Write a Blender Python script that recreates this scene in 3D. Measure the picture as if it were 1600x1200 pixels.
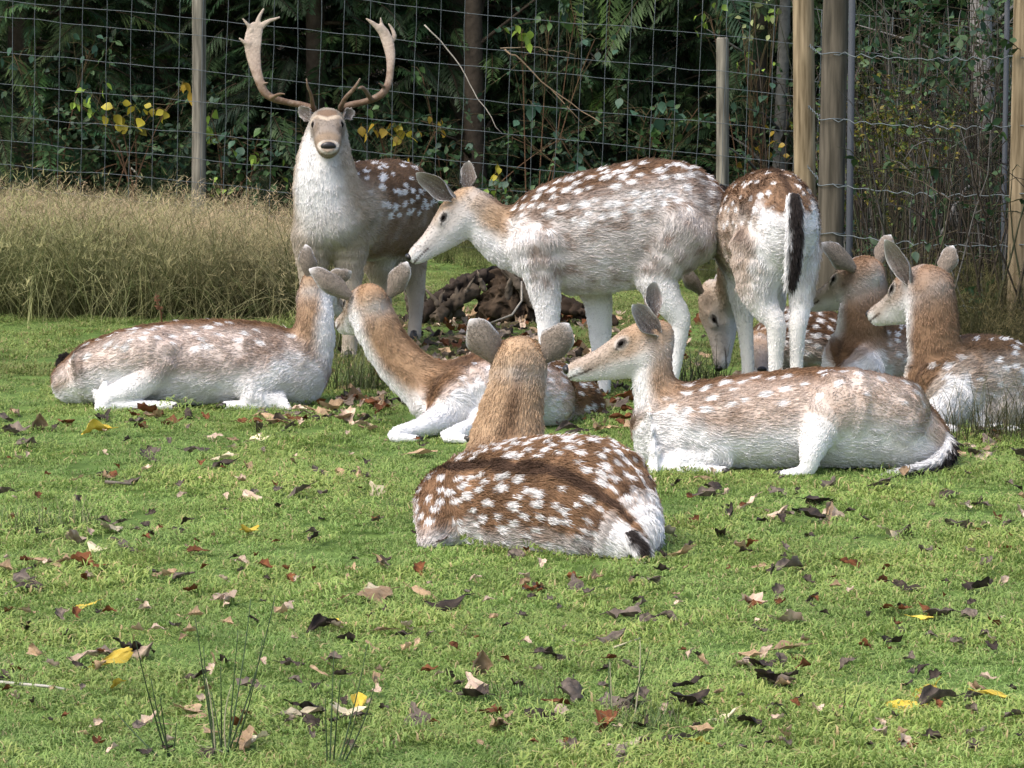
import bpy, math, random
import numpy as np
from mathutils import Vector, Matrix

for o in list(bpy.data.objects): bpy.data.objects.remove(o)
scn = bpy.context.scene
COL = scn.collection

# ------------------------------------------------------------------ camera, sky, sun, exposure
FPX = 5264.0                       # focal length in pixels of the 1600 px wide photograph
CAMH = 1.5
PITCH = math.atan(600.0 / FPX)
cam_d = bpy.data.cameras.new('camera'); cam = bpy.data.objects.new('camera', cam_d); COL.objects.link(cam)
cam.location = (0, 0, CAMH); cam.rotation_euler = (math.pi / 2 - PITCH, 0, 0)
cam_d.sensor_width = 36; cam_d.lens = 36 * FPX / 1600; cam_d.clip_start = .1; cam_d.clip_end = 2000
scn.camera = cam
SUN_EL, SUN_AZ = math.radians(56), math.radians(-128)     # azimuth from +Y towards +X: behind the camera, to its left
wd = bpy.data.worlds.new('World'); scn.world = wd; wd.use_nodes = True
wn = wd.node_tree; bg = wn.nodes['Background']
sky = wn.nodes.new('ShaderNodeTexSky'); sky.sky_type = 'NISHITA'; sky.sun_disc = False
sky.sun_elevation = SUN_EL; sky.sun_rotation = SUN_AZ; sky.air_density = 1.0; sky.dust_density = 4.0; sky.ozone_density = .6
wn.links.new(sky.outputs[0], bg.inputs[0]); bg.inputs[1].default_value = .148
sl = bpy.data.lights.new('sun', 'SUN'); sl.energy = 1.25; sl.angle = math.radians(35); sl.color = (1, .96, .9)
so = bpy.data.objects.new('sun', sl); COL.objects.link(so)
sd = Vector((math.sin(SUN_AZ) * math.cos(SUN_EL), math.cos(SUN_AZ) * math.cos(SUN_EL), math.sin(SUN_EL)))
so.rotation_euler = sd.to_track_quat('Z', 'Y').to_euler(); so.location = sd * 30
scn.view_settings.view_transform = 'Standard'; scn.view_settings.look = 'None'
scn.view_settings.exposure = 1.0; scn.view_settings.gamma = 1
scn.render.engine = 'CYCLES'
scn.cycles.max_bounces = 5; scn.cycles.diffuse_bounces = 3; scn.cycles.glossy_bounces = 2; scn.cycles.transmission_bounces = 3
scn.cycles_curves.shape = 'RIBBONS'

# ------------------------------------------------------------------ helpers
rng = np.random.default_rng(7); random.seed(7)
CP, SP = math.cos(PITCH), math.sin(PITCH)
def W(px, py, Y):
    """photo pixel + distance along the ground -> world point"""
    dx = (px - 800) / FPX; dz = (600 - py) / FPX
    d = np.array([dx, CP + dz * SP, -SP + dz * CP])
    return np.array([0, 0, CAMH]) + d * (Y / d[1])
def ground_Y(py): 
    dz = (600 - py) / FPX
    return CAMH * (CP + dz * SP) / (SP - dz * CP)
def sm(a, b, x):
    t = np.clip((x - a) / (b - a), 0, 1); return t * t * (3 - 2 * t)
def mixc(a, b, t): return a + (b - a) * t[:, None]
def _h(ix, iy, iz, seed):
    n = (ix * 374761393 + iy * 668265263 + iz * 2147483647 + seed * 974711) & 0x7fffffff
    n = ((n ^ (n >> 13)) * 1274126177) & 0x7fffffff
    return ((n ^ (n >> 16)) & 0xffff) / 32767.5 - 1
def vnoise(P, scale, seed=0):
    Q = P * scale; I = np.floor(Q).astype(np.int64); f = Q - I; f = f * f * (3 - 2 * f); r = 0
    for a in (0, 1):
        for b in (0, 1):
            for c in (0, 1):
                w = (f[:, 0] if a else 1 - f[:, 0]) * (f[:, 1] if b else 1 - f[:, 1]) * (f[:, 2] if c else 1 - f[:, 2])
                r = r + w * _h(I[:, 0] + a, I[:, 1] + b, I[:, 2] + c, seed)
    return r
def terrain(x, y):
    x = np.asarray(x, float); y = np.asarray(y, float)
    t = sm(15.2, 22.0, y)
    P = np.stack([x, y, 0 * x], -1).reshape(-1, 3)
    b = (vnoise(P, .5, 3) * .03 + vnoise(P, 2.2, 4) * .008).reshape(x.shape)
    near = 1 - sm(6.0, 8.0, y) 
    return t * (-.1 * (x + 2.2)) * sm(-14, -5, x) * (1 - sm(6, 14, x)) + b * (t + near * .5) 
def tz(x, y): return float(terrain(np.array([x]), np.array([y]))[0])

def tag(o, label=None, cat=None, group=None, kind=None):
    if label: o['label'] = label
    if cat: o['category'] = cat
    if group: o['group'] = group
    if kind: o['kind'] = kind
    return o
def empty(name, loc, label=None, cat=None, group=None):
    o = bpy.data.objects.new(name, None); COL.objects.link(o); o.location = loc; o.empty_display_size = .1
    return tag(o, label, cat, group)
def mesh_np(name, V, quads=None, tris=None, col=None, smooth=True):
    me = bpy.data.meshes.new(name); V = np.asarray(V, np.float32)
    nq = 0 if quads is None else len(quads); nt = 0 if tris is None else len(tris)
    me.vertices.add(len(V)); me.vertices.foreach_set('co', V.ravel())
    lv = []; 
    if nq: lv.append(np.asarray(quads).ravel())
    if nt: lv.append(np.asarray(tris).ravel())
    lv = np.concatenate(lv).astype(np.int32)
    me.loops.add(len(lv)); me.loops.foreach_set('vertex_index', lv)
    tot = np.concatenate([np.full(nq, 4), np.full(nt, 3)]).astype(np.int32)
    st = np.concatenate([[0], np.cumsum(tot)[:-1]]).astype(np.int32)
    me.polygons.add(nq + nt); me.polygons.foreach_set('loop_start', st); me.polygons.foreach_set('loop_total', tot)
    if smooth: me.polygons.foreach_set('use_smooth', np.ones(nq + nt, bool))
    me.update(calc_edges=True)
    if col is not None:
        ca = me.color_attributes.new('Col', 'FLOAT_COLOR', 'POINT')
        c4 = np.ones((len(V), 4), np.float32); c4[:, :3] = col; ca.data.foreach_set('color', c4.ravel())
    return me
def obj(name, me, mat, parent=None, loc=None):
    o = bpy.data.objects.new(name, me); COL.objects.link(o)
    if mat is not None and len(me.materials) == 0: me.materials.append(mat)
    if parent is not None: o.parent = parent
    if loc is not None: o.location = loc
    return o
class MB:
    """collects quads / tris of one mesh, with a colour per vertex"""
    def __init__(s): s.V = []; s.Q = []; s.T = []; s.C = []; s.n = 0
    def add(s, V, Q=None, T=None, C=(1, 1, 1)):
        V = np.asarray(V, float); 
        if Q is not None and len(Q): s.Q.append(np.asarray(Q, int) + s.n)
        if T is not None and len(T): s.T.append(np.asarray(T, int) + s.n)
        C = np.asarray(C, float); C = np.broadcast_to(C, (len(V), 3))
        s.V.append(V); s.C.append(C); s.n += len(V)
    def tube(s, pts, rad, n=6, C=(1, 1, 1), cap=True):
        pts = np.asarray(pts, float); m = len(pts); rad = np.broadcast_to(np.asarray(rad, float), (m,))
        T = np.gradient(pts, axis=0); T /= np.linalg.norm(T, axis=1)[:, None] + 1e-9
        h = np.array([0, 0, 1.]) if abs(T[:, 2]).mean() < .8 else np.array([0, 1., 0])
        A = np.cross(T, h); A /= np.linalg.norm(A, axis=1)[:, None] + 1e-9; B = np.cross(T, A)
        an = np.arange(n) / n * 2 * np.pi
        V = pts[:, None] + rad[:, None, None] * (A[:, None] * np.cos(an)[None, :, None] + B[:, None] * np.sin(an)[None, :, None])
        V = V.reshape(-1, 3); i = np.arange(m - 1)[:, None] * n; j = np.arange(n)[None]; k = (j + 1) % n
        Q = np.stack([i + j, i + k, i + n + k, i + n + j], -1).reshape(-1, 4); Tt = []
        if cap:
            for j2 in range(1, n - 1): Tt += [[0, j2 + 1, j2], [(m - 1) * n, (m - 1) * n + j2, (m - 1) * n + j2 + 1]]
        if np.ndim(C) == 2: C = np.repeat(np.asarray(C), n, 0)
        s.add(V, Q, Tt, C)
    def mesh(s, name, smooth=True):
        return mesh_np(name, np.concatenate(s.V), np.concatenate(s.Q) if s.Q else None, np.concatenate(s.T) if s.T else None, np.concatenate(s.C), smooth)

# ------------------------------------------------------------------ materials
def new_mat(name):
    m = bpy.data.materials.new(name); m.use_nodes = True; return m, m.node_tree, m.node_tree.nodes['Principled BSDF']
def mat_vcol(name, rough=.8, spec=.2, transl=0., vary=0., noise=None, bump=None, hsv=False, inst=False):
    """colour from the mesh's own colour attribute, optional per-object variation and fine noise"""
    m, t, b = new_mat(name); L = t.links.new; N = t.nodes.new
    a = N('ShaderNodeAttribute'); a.attribute_name = 'Col'; c = a.outputs['Color']
    if vary:
        oi = N('ShaderNodeObjectInfo'); mr = N('ShaderNodeMapRange'); mr.inputs[3].default_value = 1 - vary; mr.inputs[4].default_value = 1 + vary
        L(oi.outputs['Random'], mr.inputs[0]); hs = N('ShaderNodeHueSaturation'); L(mr.outputs[0], hs.inputs['Value']); L(c, hs.inputs['Color']); c = hs.outputs[0]
    if inst:
        ia = N('ShaderNodeAttribute'); ia.attribute_type = 'INSTANCER'; ia.attribute_name = 'tint'
        mx = N('ShaderNodeMix'); mx.data_type = 'RGBA'; mx.blend_type = 'MULTIPLY'; mx.inputs[0].default_value = 1
        L(c, mx.inputs[6]); L(ia.outputs['Color'], mx.inputs[7]); c = mx.outputs[2]
    if noise:
        tc = N('ShaderNodeTexCoord'); nz = N('ShaderNodeTexNoise'); nz.inputs['Scale'].default_value = noise[0]; nz.inputs['Detail'].default_value = 6
        L(tc.outputs['Object'], nz.inputs['Vector']); mr2 = N('ShaderNodeMapRange'); mr2.inputs[3].default_value = 1 - noise[1]; mr2.inputs[4].default_value = 1 + noise[1]
        L(nz.outputs[0], mr2.inputs[0]); h2 = N('ShaderNodeHueSaturation'); L(mr2.outputs[0], h2.inputs['Value']); L(c, h2.inputs['Color']); c = h2.outputs[0]
        if bump:
            bp = N('ShaderNodeBump'); bp.inputs['Strength'].default_value = bump; bp.inputs['Distance'].default_value = .01
            L(nz.outputs[0], bp.inputs['Height']); L(bp.outputs[0], b.inputs['Normal'])
    L(c, b.inputs['Base Color']); b.inputs['Roughness'].default_value = rough; b.inputs['Specular IOR Level'].default_value = spec
    if transl:
        tr = N('ShaderNodeBsdfTranslucent'); L(c, tr.inputs[0]); mxs = N('ShaderNodeMixShader'); mxs.inputs[0].default_value = transl
        L(b.outputs[0], mxs.inputs[1]); L(tr.outputs[0], mxs.inputs[2]); L(mxs.outputs[0], t.nodes['Material Output'].inputs[0])
    return m
def mat_wood(name, c1, c2, scale=(14, 14, 1.1)):
    m, t, b = new_mat(name); L = t.links.new; N = t.nodes.new
    tc = N('ShaderNodeTexCoord'); mp = N('ShaderNodeMapping'); mp.inputs['Scale'].default_value = scale; L(tc.outputs['Object'], mp.inputs[0])
    nz = N('ShaderNodeTexNoise'); nz.inputs['Scale'].default_value = 3; nz.inputs['Detail'].default_value = 8; L(mp.outputs[0], nz.inputs['Vector'])
    cr = N('ShaderNodeValToRGB'); cr.color_ramp.elements[0].position = .33; cr.color_ramp.elements[0].color = (*c1, 1)
    cr.color_ramp.elements[1].position = .68; cr.color_ramp.elements[1].color = (*c2, 1); L(nz.outputs[0], cr.inputs[0]); L(cr.outputs[0], b.inputs['Base Color'])
    bp = N('ShaderNodeBump'); bp.inputs['Strength'].default_value = .5; bp.inputs['Distance'].default_value = .006; L(nz.outputs[0], bp.inputs['Height']); L(bp.outputs[0], b.inputs['Normal'])
    b.inputs['Roughness'].default_value = .85; b.inputs['Specular IOR Level'].default_value = .15
    return m
def mat_plain(name, c, rough=.5, spec=.5, metal=0):
    m, t, b = new_mat(name); b.inputs['Base Color'].default_value = (*c, 1); b.inputs['Roughness'].default_value = rough
    b.inputs['Specular IOR Level'].default_value = spec; b.inputs['Metallic'].default_value = metal
    nz = t.nodes.new('ShaderNodeTexNoise'); nz.inputs['Scale'].default_value = 60
    hs = t.nodes.new('ShaderNodeHueSaturation'); hs.inputs['Color'].default_value = (*c, 1)
    mr = t.nodes.new('ShaderNodeMapRange'); mr.inputs[3].default_value = .75; mr.inputs[4].default_value = 1.25
    t.links.new(nz.outputs[0], mr.inputs[0]); t.links.new(mr.outputs[0], hs.inputs['Value']); t.links.new(hs.outputs[0], b.inputs['Base Color'])
    return m
M_coat = mat_vcol('coat', .85, .1, noise=(220, .12))
M_fur = mat_vcol('fur', .65, .15)
M_ear = mat_vcol('ear_fur', .9, .1, transl=.18, noise=(150, .18))
M_antler = mat_vcol('antler', .55, .3, noise=(90, .2), bump=.4)
M_eye = mat_plain('eye', (.004, .003, .0025), .35, .04)
M_nose = mat_plain('nose_leather', (.018, .015, .015), .35, .5)
M_hoof = mat_plain('hoof', (.03, .026, .022), .5, .4)
M_grass = mat_vcol('lawn_grass', .6, .25, transl=.3, inst=True)
M_dry = mat_vcol('dry_grass', .75, .15, transl=.25, inst=True)
M_rush = mat_vcol('rush', .55, .3, transl=.1)
M_leaf = mat_vcol('fallen_leaf', .7, .25, transl=.12, vary=.3, noise=(70, .3), bump=.3)
M_fol = mat_vcol('foliage', .55, .3, transl=.25, inst=True)
M_bleaf = mat_vcol('bramble_leaf', .5, .35, transl=.3, vary=.35, noise=(60, .2))
M_bark = mat_vcol('bark', .9, .1, noise=(25, .5), bump=1.0)
M_twig = mat_vcol('twig', .85, .15, noise=(20, .35))
M_wire = mat_plain('galvanised_wire', (.115, .135, .142), .5, .4, .2)
M_post = mat_wood('weathered_post', (.08, .075, .06), (.27, .25, .2))
M_postb = mat_wood('brown_post', (.10, .075, .042), (.33, .26, .165))
M_postd = mat_wood('grey_post', (.045, .04, .03), (.125, .108, .082))

# ------------------------------------------------------------------ ground
def make_ground():
    xs = np.concatenate([-np.geomspace(400, 7, 22), np.linspace(-6.5, 6.5, 105), np.geomspace(7, 400, 22)])
    ys = np.concatenate([[-60, -20, -5, 0, 3, 5], np.linspace(6, 32, 170), np.geomspace(33, 900, 24)])
    X, Yg = np.meshgrid(xs, ys, indexing='ij'); Z = terrain(X, Yg)
    V = np.stack([X, Yg, Z], -1).reshape(-1, 3); ny = len(ys)
    i = np.arange(len(xs) - 1)[:, None] * ny; j = np.arange(ny - 1)[None]
    Q = np.stack([i + j, i + ny + j, i + ny + j + 1, i + j + 1], -1).reshape(-1, 4)
    me = mesh_np('ground', V, Q)
    m, t, b = new_mat('ground_soil'); L = t.links.new; N = t.nodes.new
    geo = N('ShaderNodeNewGeometry'); nz = N('ShaderNodeTexNoise'); nz.inputs['Scale'].default_value = 9; nz.inputs['Detail'].default_value = 8
    L(geo.outputs['Position'], nz.inputs['Vector'])
    cr = N('ShaderNodeValToRGB'); e = cr.color_ramp.elements; e[0].position = .3; e[0].color = (.06, .10, .025, 1); e[1].position = .7; e[1].color = (.12, .19, .045, 1)
    L(nz.outputs[0], cr.inputs[0])
    cr2 = N('ShaderNodeValToRGB'); e = cr2.color_ramp.elements; e[0].position = .35; e[0].color = (.018, .013, .008, 1); e[1].position = .7; e[1].color = (.06, .042, .024, 1)
    L(nz.outputs[0], cr2.inputs[0])
    sp = N('ShaderNodeSeparateXYZ'); L(geo.outputs['Position'], sp.inputs[0]); n2 = N('ShaderNodeTexNoise'); n2.inputs['Scale'].default_value = 1.2; L(geo.outputs['Position'], n2.inputs['Vector'])
    ad = N('ShaderNodeMath'); ad.operation = 'MULTIPLY_ADD'; ad.inputs[1].default_value = 3; L(n2.outputs[0], ad.inputs[0]); L(sp.outputs[1], ad.inputs[2])
    mr = N('ShaderNodeMapRange'); mr.inputs[1].default_value = 22.5; mr.inputs[2].default_value = 25; L(ad.outputs[0], mr.inputs[0])
    mx = N('ShaderNodeMix'); mx.data_type = 'RGBA'; L(mr.outputs[0], mx.inputs[0]); L(cr.outputs[0], mx.inputs[6]); L(cr2.outputs[0], mx.inputs[7]); L(mx.outputs[2], b.inputs['Base Color'])
    bp = N('ShaderNodeBump'); bp.inputs['Strength'].default_value = .6; bp.inputs['Distance'].default_value = .02; L(nz.outputs[0], bp.inputs['Height']); L(bp.outputs[0], b.inputs['Normal'])
    b.inputs['Roughness'].default_value = .95; b.inputs['Specular IOR Level'].default_value = .1
    tag(obj('ground', me, m), kind='structure')
make_ground()

# ------------------------------------------------------------------ instanced stuff (grass, foliage) by geometry nodes
def scatter(name, variants, P, rot, scl, tint, parent=None, kind='stuff'):
    """one object whose points carry a random variant each"""
    coll = bpy.data.collections.new(name + '_variants')
    for v in variants: coll.objects.link(v)
    me = bpy.data.meshes.new(name); me.vertices.add(len(P)); me.vertices.foreach_set('co', np.asarray(P, np.float32).ravel())
    a = me.attributes.new('rot', 'FLOAT_VECTOR', 'POINT'); a.data.foreach_set('vector', np.asarray(rot, np.float32).ravel())
    a = me.attributes.new('scl', 'FLOAT_VECTOR', 'POINT'); a.data.foreach_set('vector', np.asarray(scl, np.float32).ravel())
    a = me.attributes.new('tint', 'FLOAT_COLOR', 'POINT'); c4 = np.ones((len(P), 4), np.float32); c4[:, :3] = tint; a.data.foreach_set('color', c4.ravel())
    o = bpy.data.objects.new(name, me); COL.objects.link(o)
    if parent is not None: o.parent = parent
    g = bpy.data.node_groups.new(name, 'GeometryNodeTree')
    g.interface.new_socket('Geometry', in_out='INPUT', socket_type='NodeSocketGeometry'); g.interface.new_socket('Geometry', in_out='OUTPUT', socket_type='NodeSocketGeometry')
    N = g.nodes.new; L = g.links.new
    gi = N('NodeGroupInput'); go = N('NodeGroupOutput'); ip = N('GeometryNodeInstanceOnPoints'); ci = N('GeometryNodeCollectionInfo')
    ci.inputs['Collection'].default_value = coll; ci.inputs['Separate Children'].default_value = True; ci.inputs['Reset Children'].default_value = True
    ar = N('GeometryNodeInputNamedAttribute'); ar.data_type = 'FLOAT_VECTOR'; ar.inputs['Name'].default_value = 'rot'
    as_ = N('GeometryNodeInputNamedAttribute'); as_.data_type = 'FLOAT_VECTOR'; as_.inputs['Name'].default_value = 'scl'
    L(gi.outputs[0], ip.inputs['Points']); L(ci.outputs[0], ip.inputs['Instance']); ip.inputs['Pick Instance'].default_value = True
    e2 = N('FunctionNodeEulerToRotation'); L(ar.outputs[0], e2.inputs[0]); L(e2.outputs[0], ip.inputs['Rotation']); L(as_.outputs[0], ip.inputs['Scale'])
    L(ip.outputs[0], go.inputs[0])
    md = o.modifiers.new('scatter', 'NODES'); md.node_group = g
    if kind: o['kind'] = kind
    return o
def blade(mb, base, az, lean, length, w, c0, c1, seg=3, droop=.6):
    d = np.array([math.cos(az), math.sin(az), 0]); sdv = np.array([-d[1], d[0], 0]); V = []; C = []
    for i in range(seg + 1):
        t = i / seg; an = lean + droop * t * t
        p = base + d * math.sin(an) * length * t + np.array([0, 0, math.cos(an) * length * t])
        ww = w * (1 - t) ** .7 if i < seg else w * .08
        V += [p - sdv * ww, p + sdv * ww]; c = np.array(c0) * (1 - t) + np.array(c1) * t; C += [c, c]
    Q = [[2 * i, 2 * i + 1, 2 * i + 3, 2 * i + 2] for i in range(seg)]
    mb.add(V, Q, None, np.array(C))
def variant(name, mb, mat):
    me = mb.mesh(name); me.materials.append(mat); return bpy.data.objects.new(name, me)

def lawn():
    vs = []
    for v in range(9):          # small round patches of turf
        mb = MB(); ph = random.uniform(0, 6)
        for k in range(330):
            a = random.uniform(0, 6.28); r = .115 * math.sqrt(random.random()); x, y = r * math.cos(a), r * math.sin(a)
            yel = min(1, max(0, .5 + .35 * math.sin(x * 60 + ph) * math.sin(y * 55 + ph * 2) + random.gauss(0, .25))); tall = .75 + .5 * abs(math.sin(x * 38 + ph * 3) * math.cos(y * 43 + ph))
            c1 = (.21 + .13 * yel, .35 + .05 * yel, .095 + .045 * yel); c0 = (.10, .17, .035)
            if random.random() < .06: c0, c1 = (.2, .17, .08), (.42, .36, .2)
            blade(mb, np.array([x, y, -.004]), random.uniform(0, 6.28), random.uniform(.1, .95), random.uniform(.010, .027) * tall, random.uniform(.0012, .0023), c0, c1, 2, .7)
        vs.append(variant('lawn_tuft', mb, M_grass))
    n = 9500
    u = rng.random(n); Yv = 6.4 + 16.4 * u ** 1.35
    X = (rng.random(n) * 2 - 1) * (.165 * Yv + .7)
    P = np.stack([X, Yv, terrain(X, Yv)], -1)
    n1 = vnoise(P, 1.1, 11); n2 = vnoise(P, 4.5, 12); n3 = vnoise(P, 13, 13)
    keep = rng.random(n) < .93 + .3 * n2
    # keep the lawn out of the tall dry grass and off the dead ground by the stump
    keep &= ~((Yv > 16.6 + .3 * n1) & (X < -.95))
    P, n1, n2, n3 = P[keep], n1[keep], n2[keep], n3[keep]; n = len(P)
    s = rng.uniform(.75, 1.3, n) * (1 + .25 * n2 + .15 * n3)
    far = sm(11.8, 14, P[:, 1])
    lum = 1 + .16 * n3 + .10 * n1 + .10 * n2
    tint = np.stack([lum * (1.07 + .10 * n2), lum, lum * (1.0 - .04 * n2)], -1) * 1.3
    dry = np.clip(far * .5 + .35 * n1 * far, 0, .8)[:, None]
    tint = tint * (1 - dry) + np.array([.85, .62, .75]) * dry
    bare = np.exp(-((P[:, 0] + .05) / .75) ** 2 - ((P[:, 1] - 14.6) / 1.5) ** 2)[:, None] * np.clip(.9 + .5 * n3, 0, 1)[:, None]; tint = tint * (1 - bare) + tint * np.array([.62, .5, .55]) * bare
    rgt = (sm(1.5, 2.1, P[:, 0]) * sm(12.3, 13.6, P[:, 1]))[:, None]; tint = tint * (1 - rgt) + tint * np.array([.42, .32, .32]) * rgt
    rot = np.stack([rng.normal(0, .12, n), rng.normal(0, .12, n), rng.uniform(0, 6.28, n)], -1)
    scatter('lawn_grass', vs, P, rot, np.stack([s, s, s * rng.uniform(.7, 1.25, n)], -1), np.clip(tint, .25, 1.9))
    tag(bpy.data.objects['lawn_grass'], 'short green lawn grass the deer lie on', 'grass')
lawn()

def tall_grass():
    vs = []
    for v in range(6):
        mb = MB()
        for k in range(44):
            a = random.uniform(0, 6.28); r = .09 * math.sqrt(random.random()); b = np.array([r * math.cos(a), r * math.sin(a), -.01])
            g = random.random()
            if g < .16: c0, c1 = (.05, .06, .022), (.16, .17, .07)
            elif g < .6: c0, c1 = (.085, .075, .038), (.29, .24, .13)
            else: c0, c1 = (.14, .11, .06), (.43, .36, .22)
            L = random.uniform(.2, .6); az = random.uniform(0, 6.28); ln = abs(random.gauss(0, .34))
            blade(mb, b, az, ln, L, random.uniform(.0012, .0026), c0, c1, 4, random.uniform(.2, 1.6))
            if g > .62 and L > .36:     # loose seed head
                for q in range(9):
                    t = .75 + .25 * q / 9; an = ln + .5 * t * t
                    p = b + np.array([math.cos(az), math.sin(az), 0]) * math.sin(an) * L * t + np.array([0, 0, math.cos(an) * L * t])
                    blade(mb, p, random.uniform(0, 6.28), random.uniform(.3, 1.2), random.uniform(.02, .05), .0018, (.36, .27, .16), (.5, .4, .26), 1, .3)
        vs.append(variant('dry_tuft', mb, M_dry))
    n = 3300
    Yv = 15.9 + 6.6 * rng.random(n) ** 1.15; X = -4.6 + 3.75 * rng.random(n)
    keep = (X < -.92 - .05 * (Yv - 16) + .18 * vnoise(np.stack([X, Yv, 0 * X], -1), 1.5, 21))
    X, Yv = X[keep], Yv[keep]
    # thin band of taller grass along the fence, and rough grass on the right below the wire
    n2_ = 300; X2 = rng.uniform(-1.2, 4.2, n2_); Y2 = rng.uniform(21.2, 23.4, n2_)
    n3_ = 560; X3 = rng.uniform(1.85, 3.8, n3_); Y3 = rng.uniform(13.6, 18.0, n3_)
    tag_z = np.concatenate([np.zeros(len(X)), np.ones(n2_), np.full(n3_, 2)])
    X = np.concatenate([X, X2, X3]); Yv = np.concatenate([Yv, Y2, Y3]); n = len(X)
    P = np.stack([X, Yv, terrain(X, Yv)], -1); nn = vnoise(P, .9, 22); n4 = vnoise(P, 3, 23)
    s = rng.uniform(.7, 1.15, n) * (1 + .2 * nn) * np.where(tag_z == 1, .45, np.where(tag_z > 0, .65, .92))
    front = (1 - sm(16.2, 17.4, Yv)) * (tag_z == 0); s *= 1 - .38 * front
    tgt = np.clip((7896 / Yv - 322 + 16 * n4 + 14 * nn) / (FPX / Yv), .08, .6); s = np.where(tag_z == 0, tgt / .5 * rng.uniform(.5, 1.3, n), s)
    tint = np.ones((n, 3)) * (1.0 + .35 * n4[:, None]); gr = np.clip(front * .35 + .2 + .5 * nn - .25 * (tag_z == 0), 0, 1)[:, None]
    tint = tint * (1 - gr) + tint * np.array([.52, .78, .42]) * gr
    tint[tag_z == 2] *= np.array([.26, .27, .2])
    tint[tag_z == 1] *= np.array([.42, .55, .35])
    rot = np.stack([rng.normal(0, .3, n), rng.normal(0, .3, n), rng.uniform(0, 6.28, n)], -1)
    o = scatter('tall_grass', vs, P, rot, np.stack([s, s, s], -1), np.clip(tint, .15, 1.6))
    tag(o, 'tall dry straw coloured grass standing below the wire fence', 'grass')
tall_grass()

# ------------------------------------------------------------------ deer: implicit bodies (tubes with oval sections, blended), meshed by surface nets
class Tube:
    def __init__(s, kind, nodes, hint, k=.03, sub=3, smooth=True, w01=(.2, .45)):
        """nodes: rows of (x, y, z, half width, half height to the hint side, half height to the other side) in metres"""
        A = np.asarray(nodes, float); s.kind = kind; s.k = k; s.w01 = w01
        if smooth and len(A) > 2:
            E = np.vstack([2 * A[0] - A[1], A, 2 * A[-1] - A[-2]]); R = []
            for i in range(len(A) - 1):
                p0, p1, p2, p3 = E[i:i + 4]
                for t in np.arange(sub) / sub:
                    R.append(.5 * ((2 * p1) + (p2 - p0) * t + (2 * p0 - 5 * p1 + 4 * p2 - p3) * t * t + (3 * p1 - p0 - 3 * p2 + p3) * t ** 3))
            R.append(A[-1]); B = np.array(R); B[:, 3:] = np.maximum(B[:, 3:], A[:, 3:].min(0))
        else: B = A
        s.C = B[:, :3]; s.a = B[:, 3]; s.bu = B[:, 4]; s.bd = B[:, 5]
        T = np.gradient(s.C, axis=0); T /= np.linalg.norm(T, axis=1)[:, None]; h = np.asarray(hint, float); h = np.linspace(0, 1, len(T))[:, None] * (h[-1] - h[0]) + h[0] if h.ndim == 2 else np.broadcast_to(h, T.shape); h = h / np.linalg.norm(h, axis=1)[:, None]
        Nn = h - (T * h).sum(1)[:, None] * T; s.N = Nn / (np.linalg.norm(Nn, axis=1)[:, None] + 1e-9); s.T = T; s.S = np.cross(T, s.N)
        L = np.concatenate([[0], np.cumsum(np.linalg.norm(np.diff(s.C, axis=0), axis=1))]); s.u = L / L[-1]; s.len = L[-1]
        r = np.maximum(s.a, np.maximum(s.bu, s.bd))[:, None]; s.lo = (s.C - r).min(0); s.hi = (s.C + r).max(0)
    def eval(s, P, full=False):
        P = np.asarray(P, np.float32); X, Y, Z = (np.ascontiguousarray(P[:, i]) for i in range(3)); n = len(P); f4 = np.float32
        D = np.full(n, 1e3, f4)
        if full: U = np.zeros(n, f4); SS = np.zeros(n, f4); NN = np.zeros(n, f4); TI = np.zeros(n, np.int32)
        for i in range(len(s.C) - 1):
            A = s.C[i].astype(f4); AB = (s.C[i + 1] - s.C[i]).astype(f4); l2 = f4(AB @ AB); x, y, z = X - A[0], Y - A[1], Z - A[2]
            tr = (x * AB[0] + y * AB[1] + z * AB[2]) / l2; t = np.clip(tr, 0, 1); x -= t * AB[0]; y -= t * AB[1]; z -= t * AB[2]
            S0, S1, N0, N1 = (v.astype(f4) for v in (s.S[i], s.S[i + 1] - s.S[i], s.N[i], s.N[i + 1] - s.N[i]))
            sc = x * S0[0] + y * S0[1] + z * S0[2] + t * (x * S1[0] + y * S1[1] + z * S1[2]); nc = x * N0[0] + y * N0[1] + z * N0[2] + t * (x * N1[0] + y * N1[1] + z * N1[2])
            ax = (tr - t) * f4(math.sqrt(l2)); a = f4(s.a[i]) + t * f4(s.a[i + 1] - s.a[i])
            b = np.where(nc > 0, f4(s.bu[i]) + t * f4(s.bu[i + 1] - s.bu[i]), f4(s.bd[i]) + t * f4(s.bd[i + 1] - s.bd[i])); mn = np.minimum(a, b); sa = sc / a; nb = nc / b; ac = ax / (f4(.8) * mn)
            r = np.sqrt(sa * sa + nb * nb + ac * ac) + f4(1e-6); ql = np.sqrt(x * x + y * y + z * z)
            d = np.where(r < .05, -mn, ql * (1 - 1 / r)); m = d < D; D = np.where(m, d, D)
            if full: U = np.where(m, f4(s.u[i]) + t * f4(s.u[i + 1] - s.u[i]), U); SS = np.where(m, sa, SS); NN = np.where(m, nb, NN); TI = np.where(m, i, TI)
        return (D, U, SS, NN, s.T[TI]) if full else D
def smin(a, b, k):
    h = np.clip(.5 + .5 * (b - a) / k, 0, 1); return b + (a - b) * h - k * h * (1 - h)
def field(P, tubes, floor=None):
    d = np.full(len(P), 1.0)
    for t in tubes:
        m = ((P > t.lo - .06) & (P < t.hi + .06)).all(1)
        if m.any():
            e = t.eval(P[m]); k = t.k
            d[m] = smin(d[m], e, k)
    if floor is not None: d = np.maximum(d, floor - P[:, 2])
    return d
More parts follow.
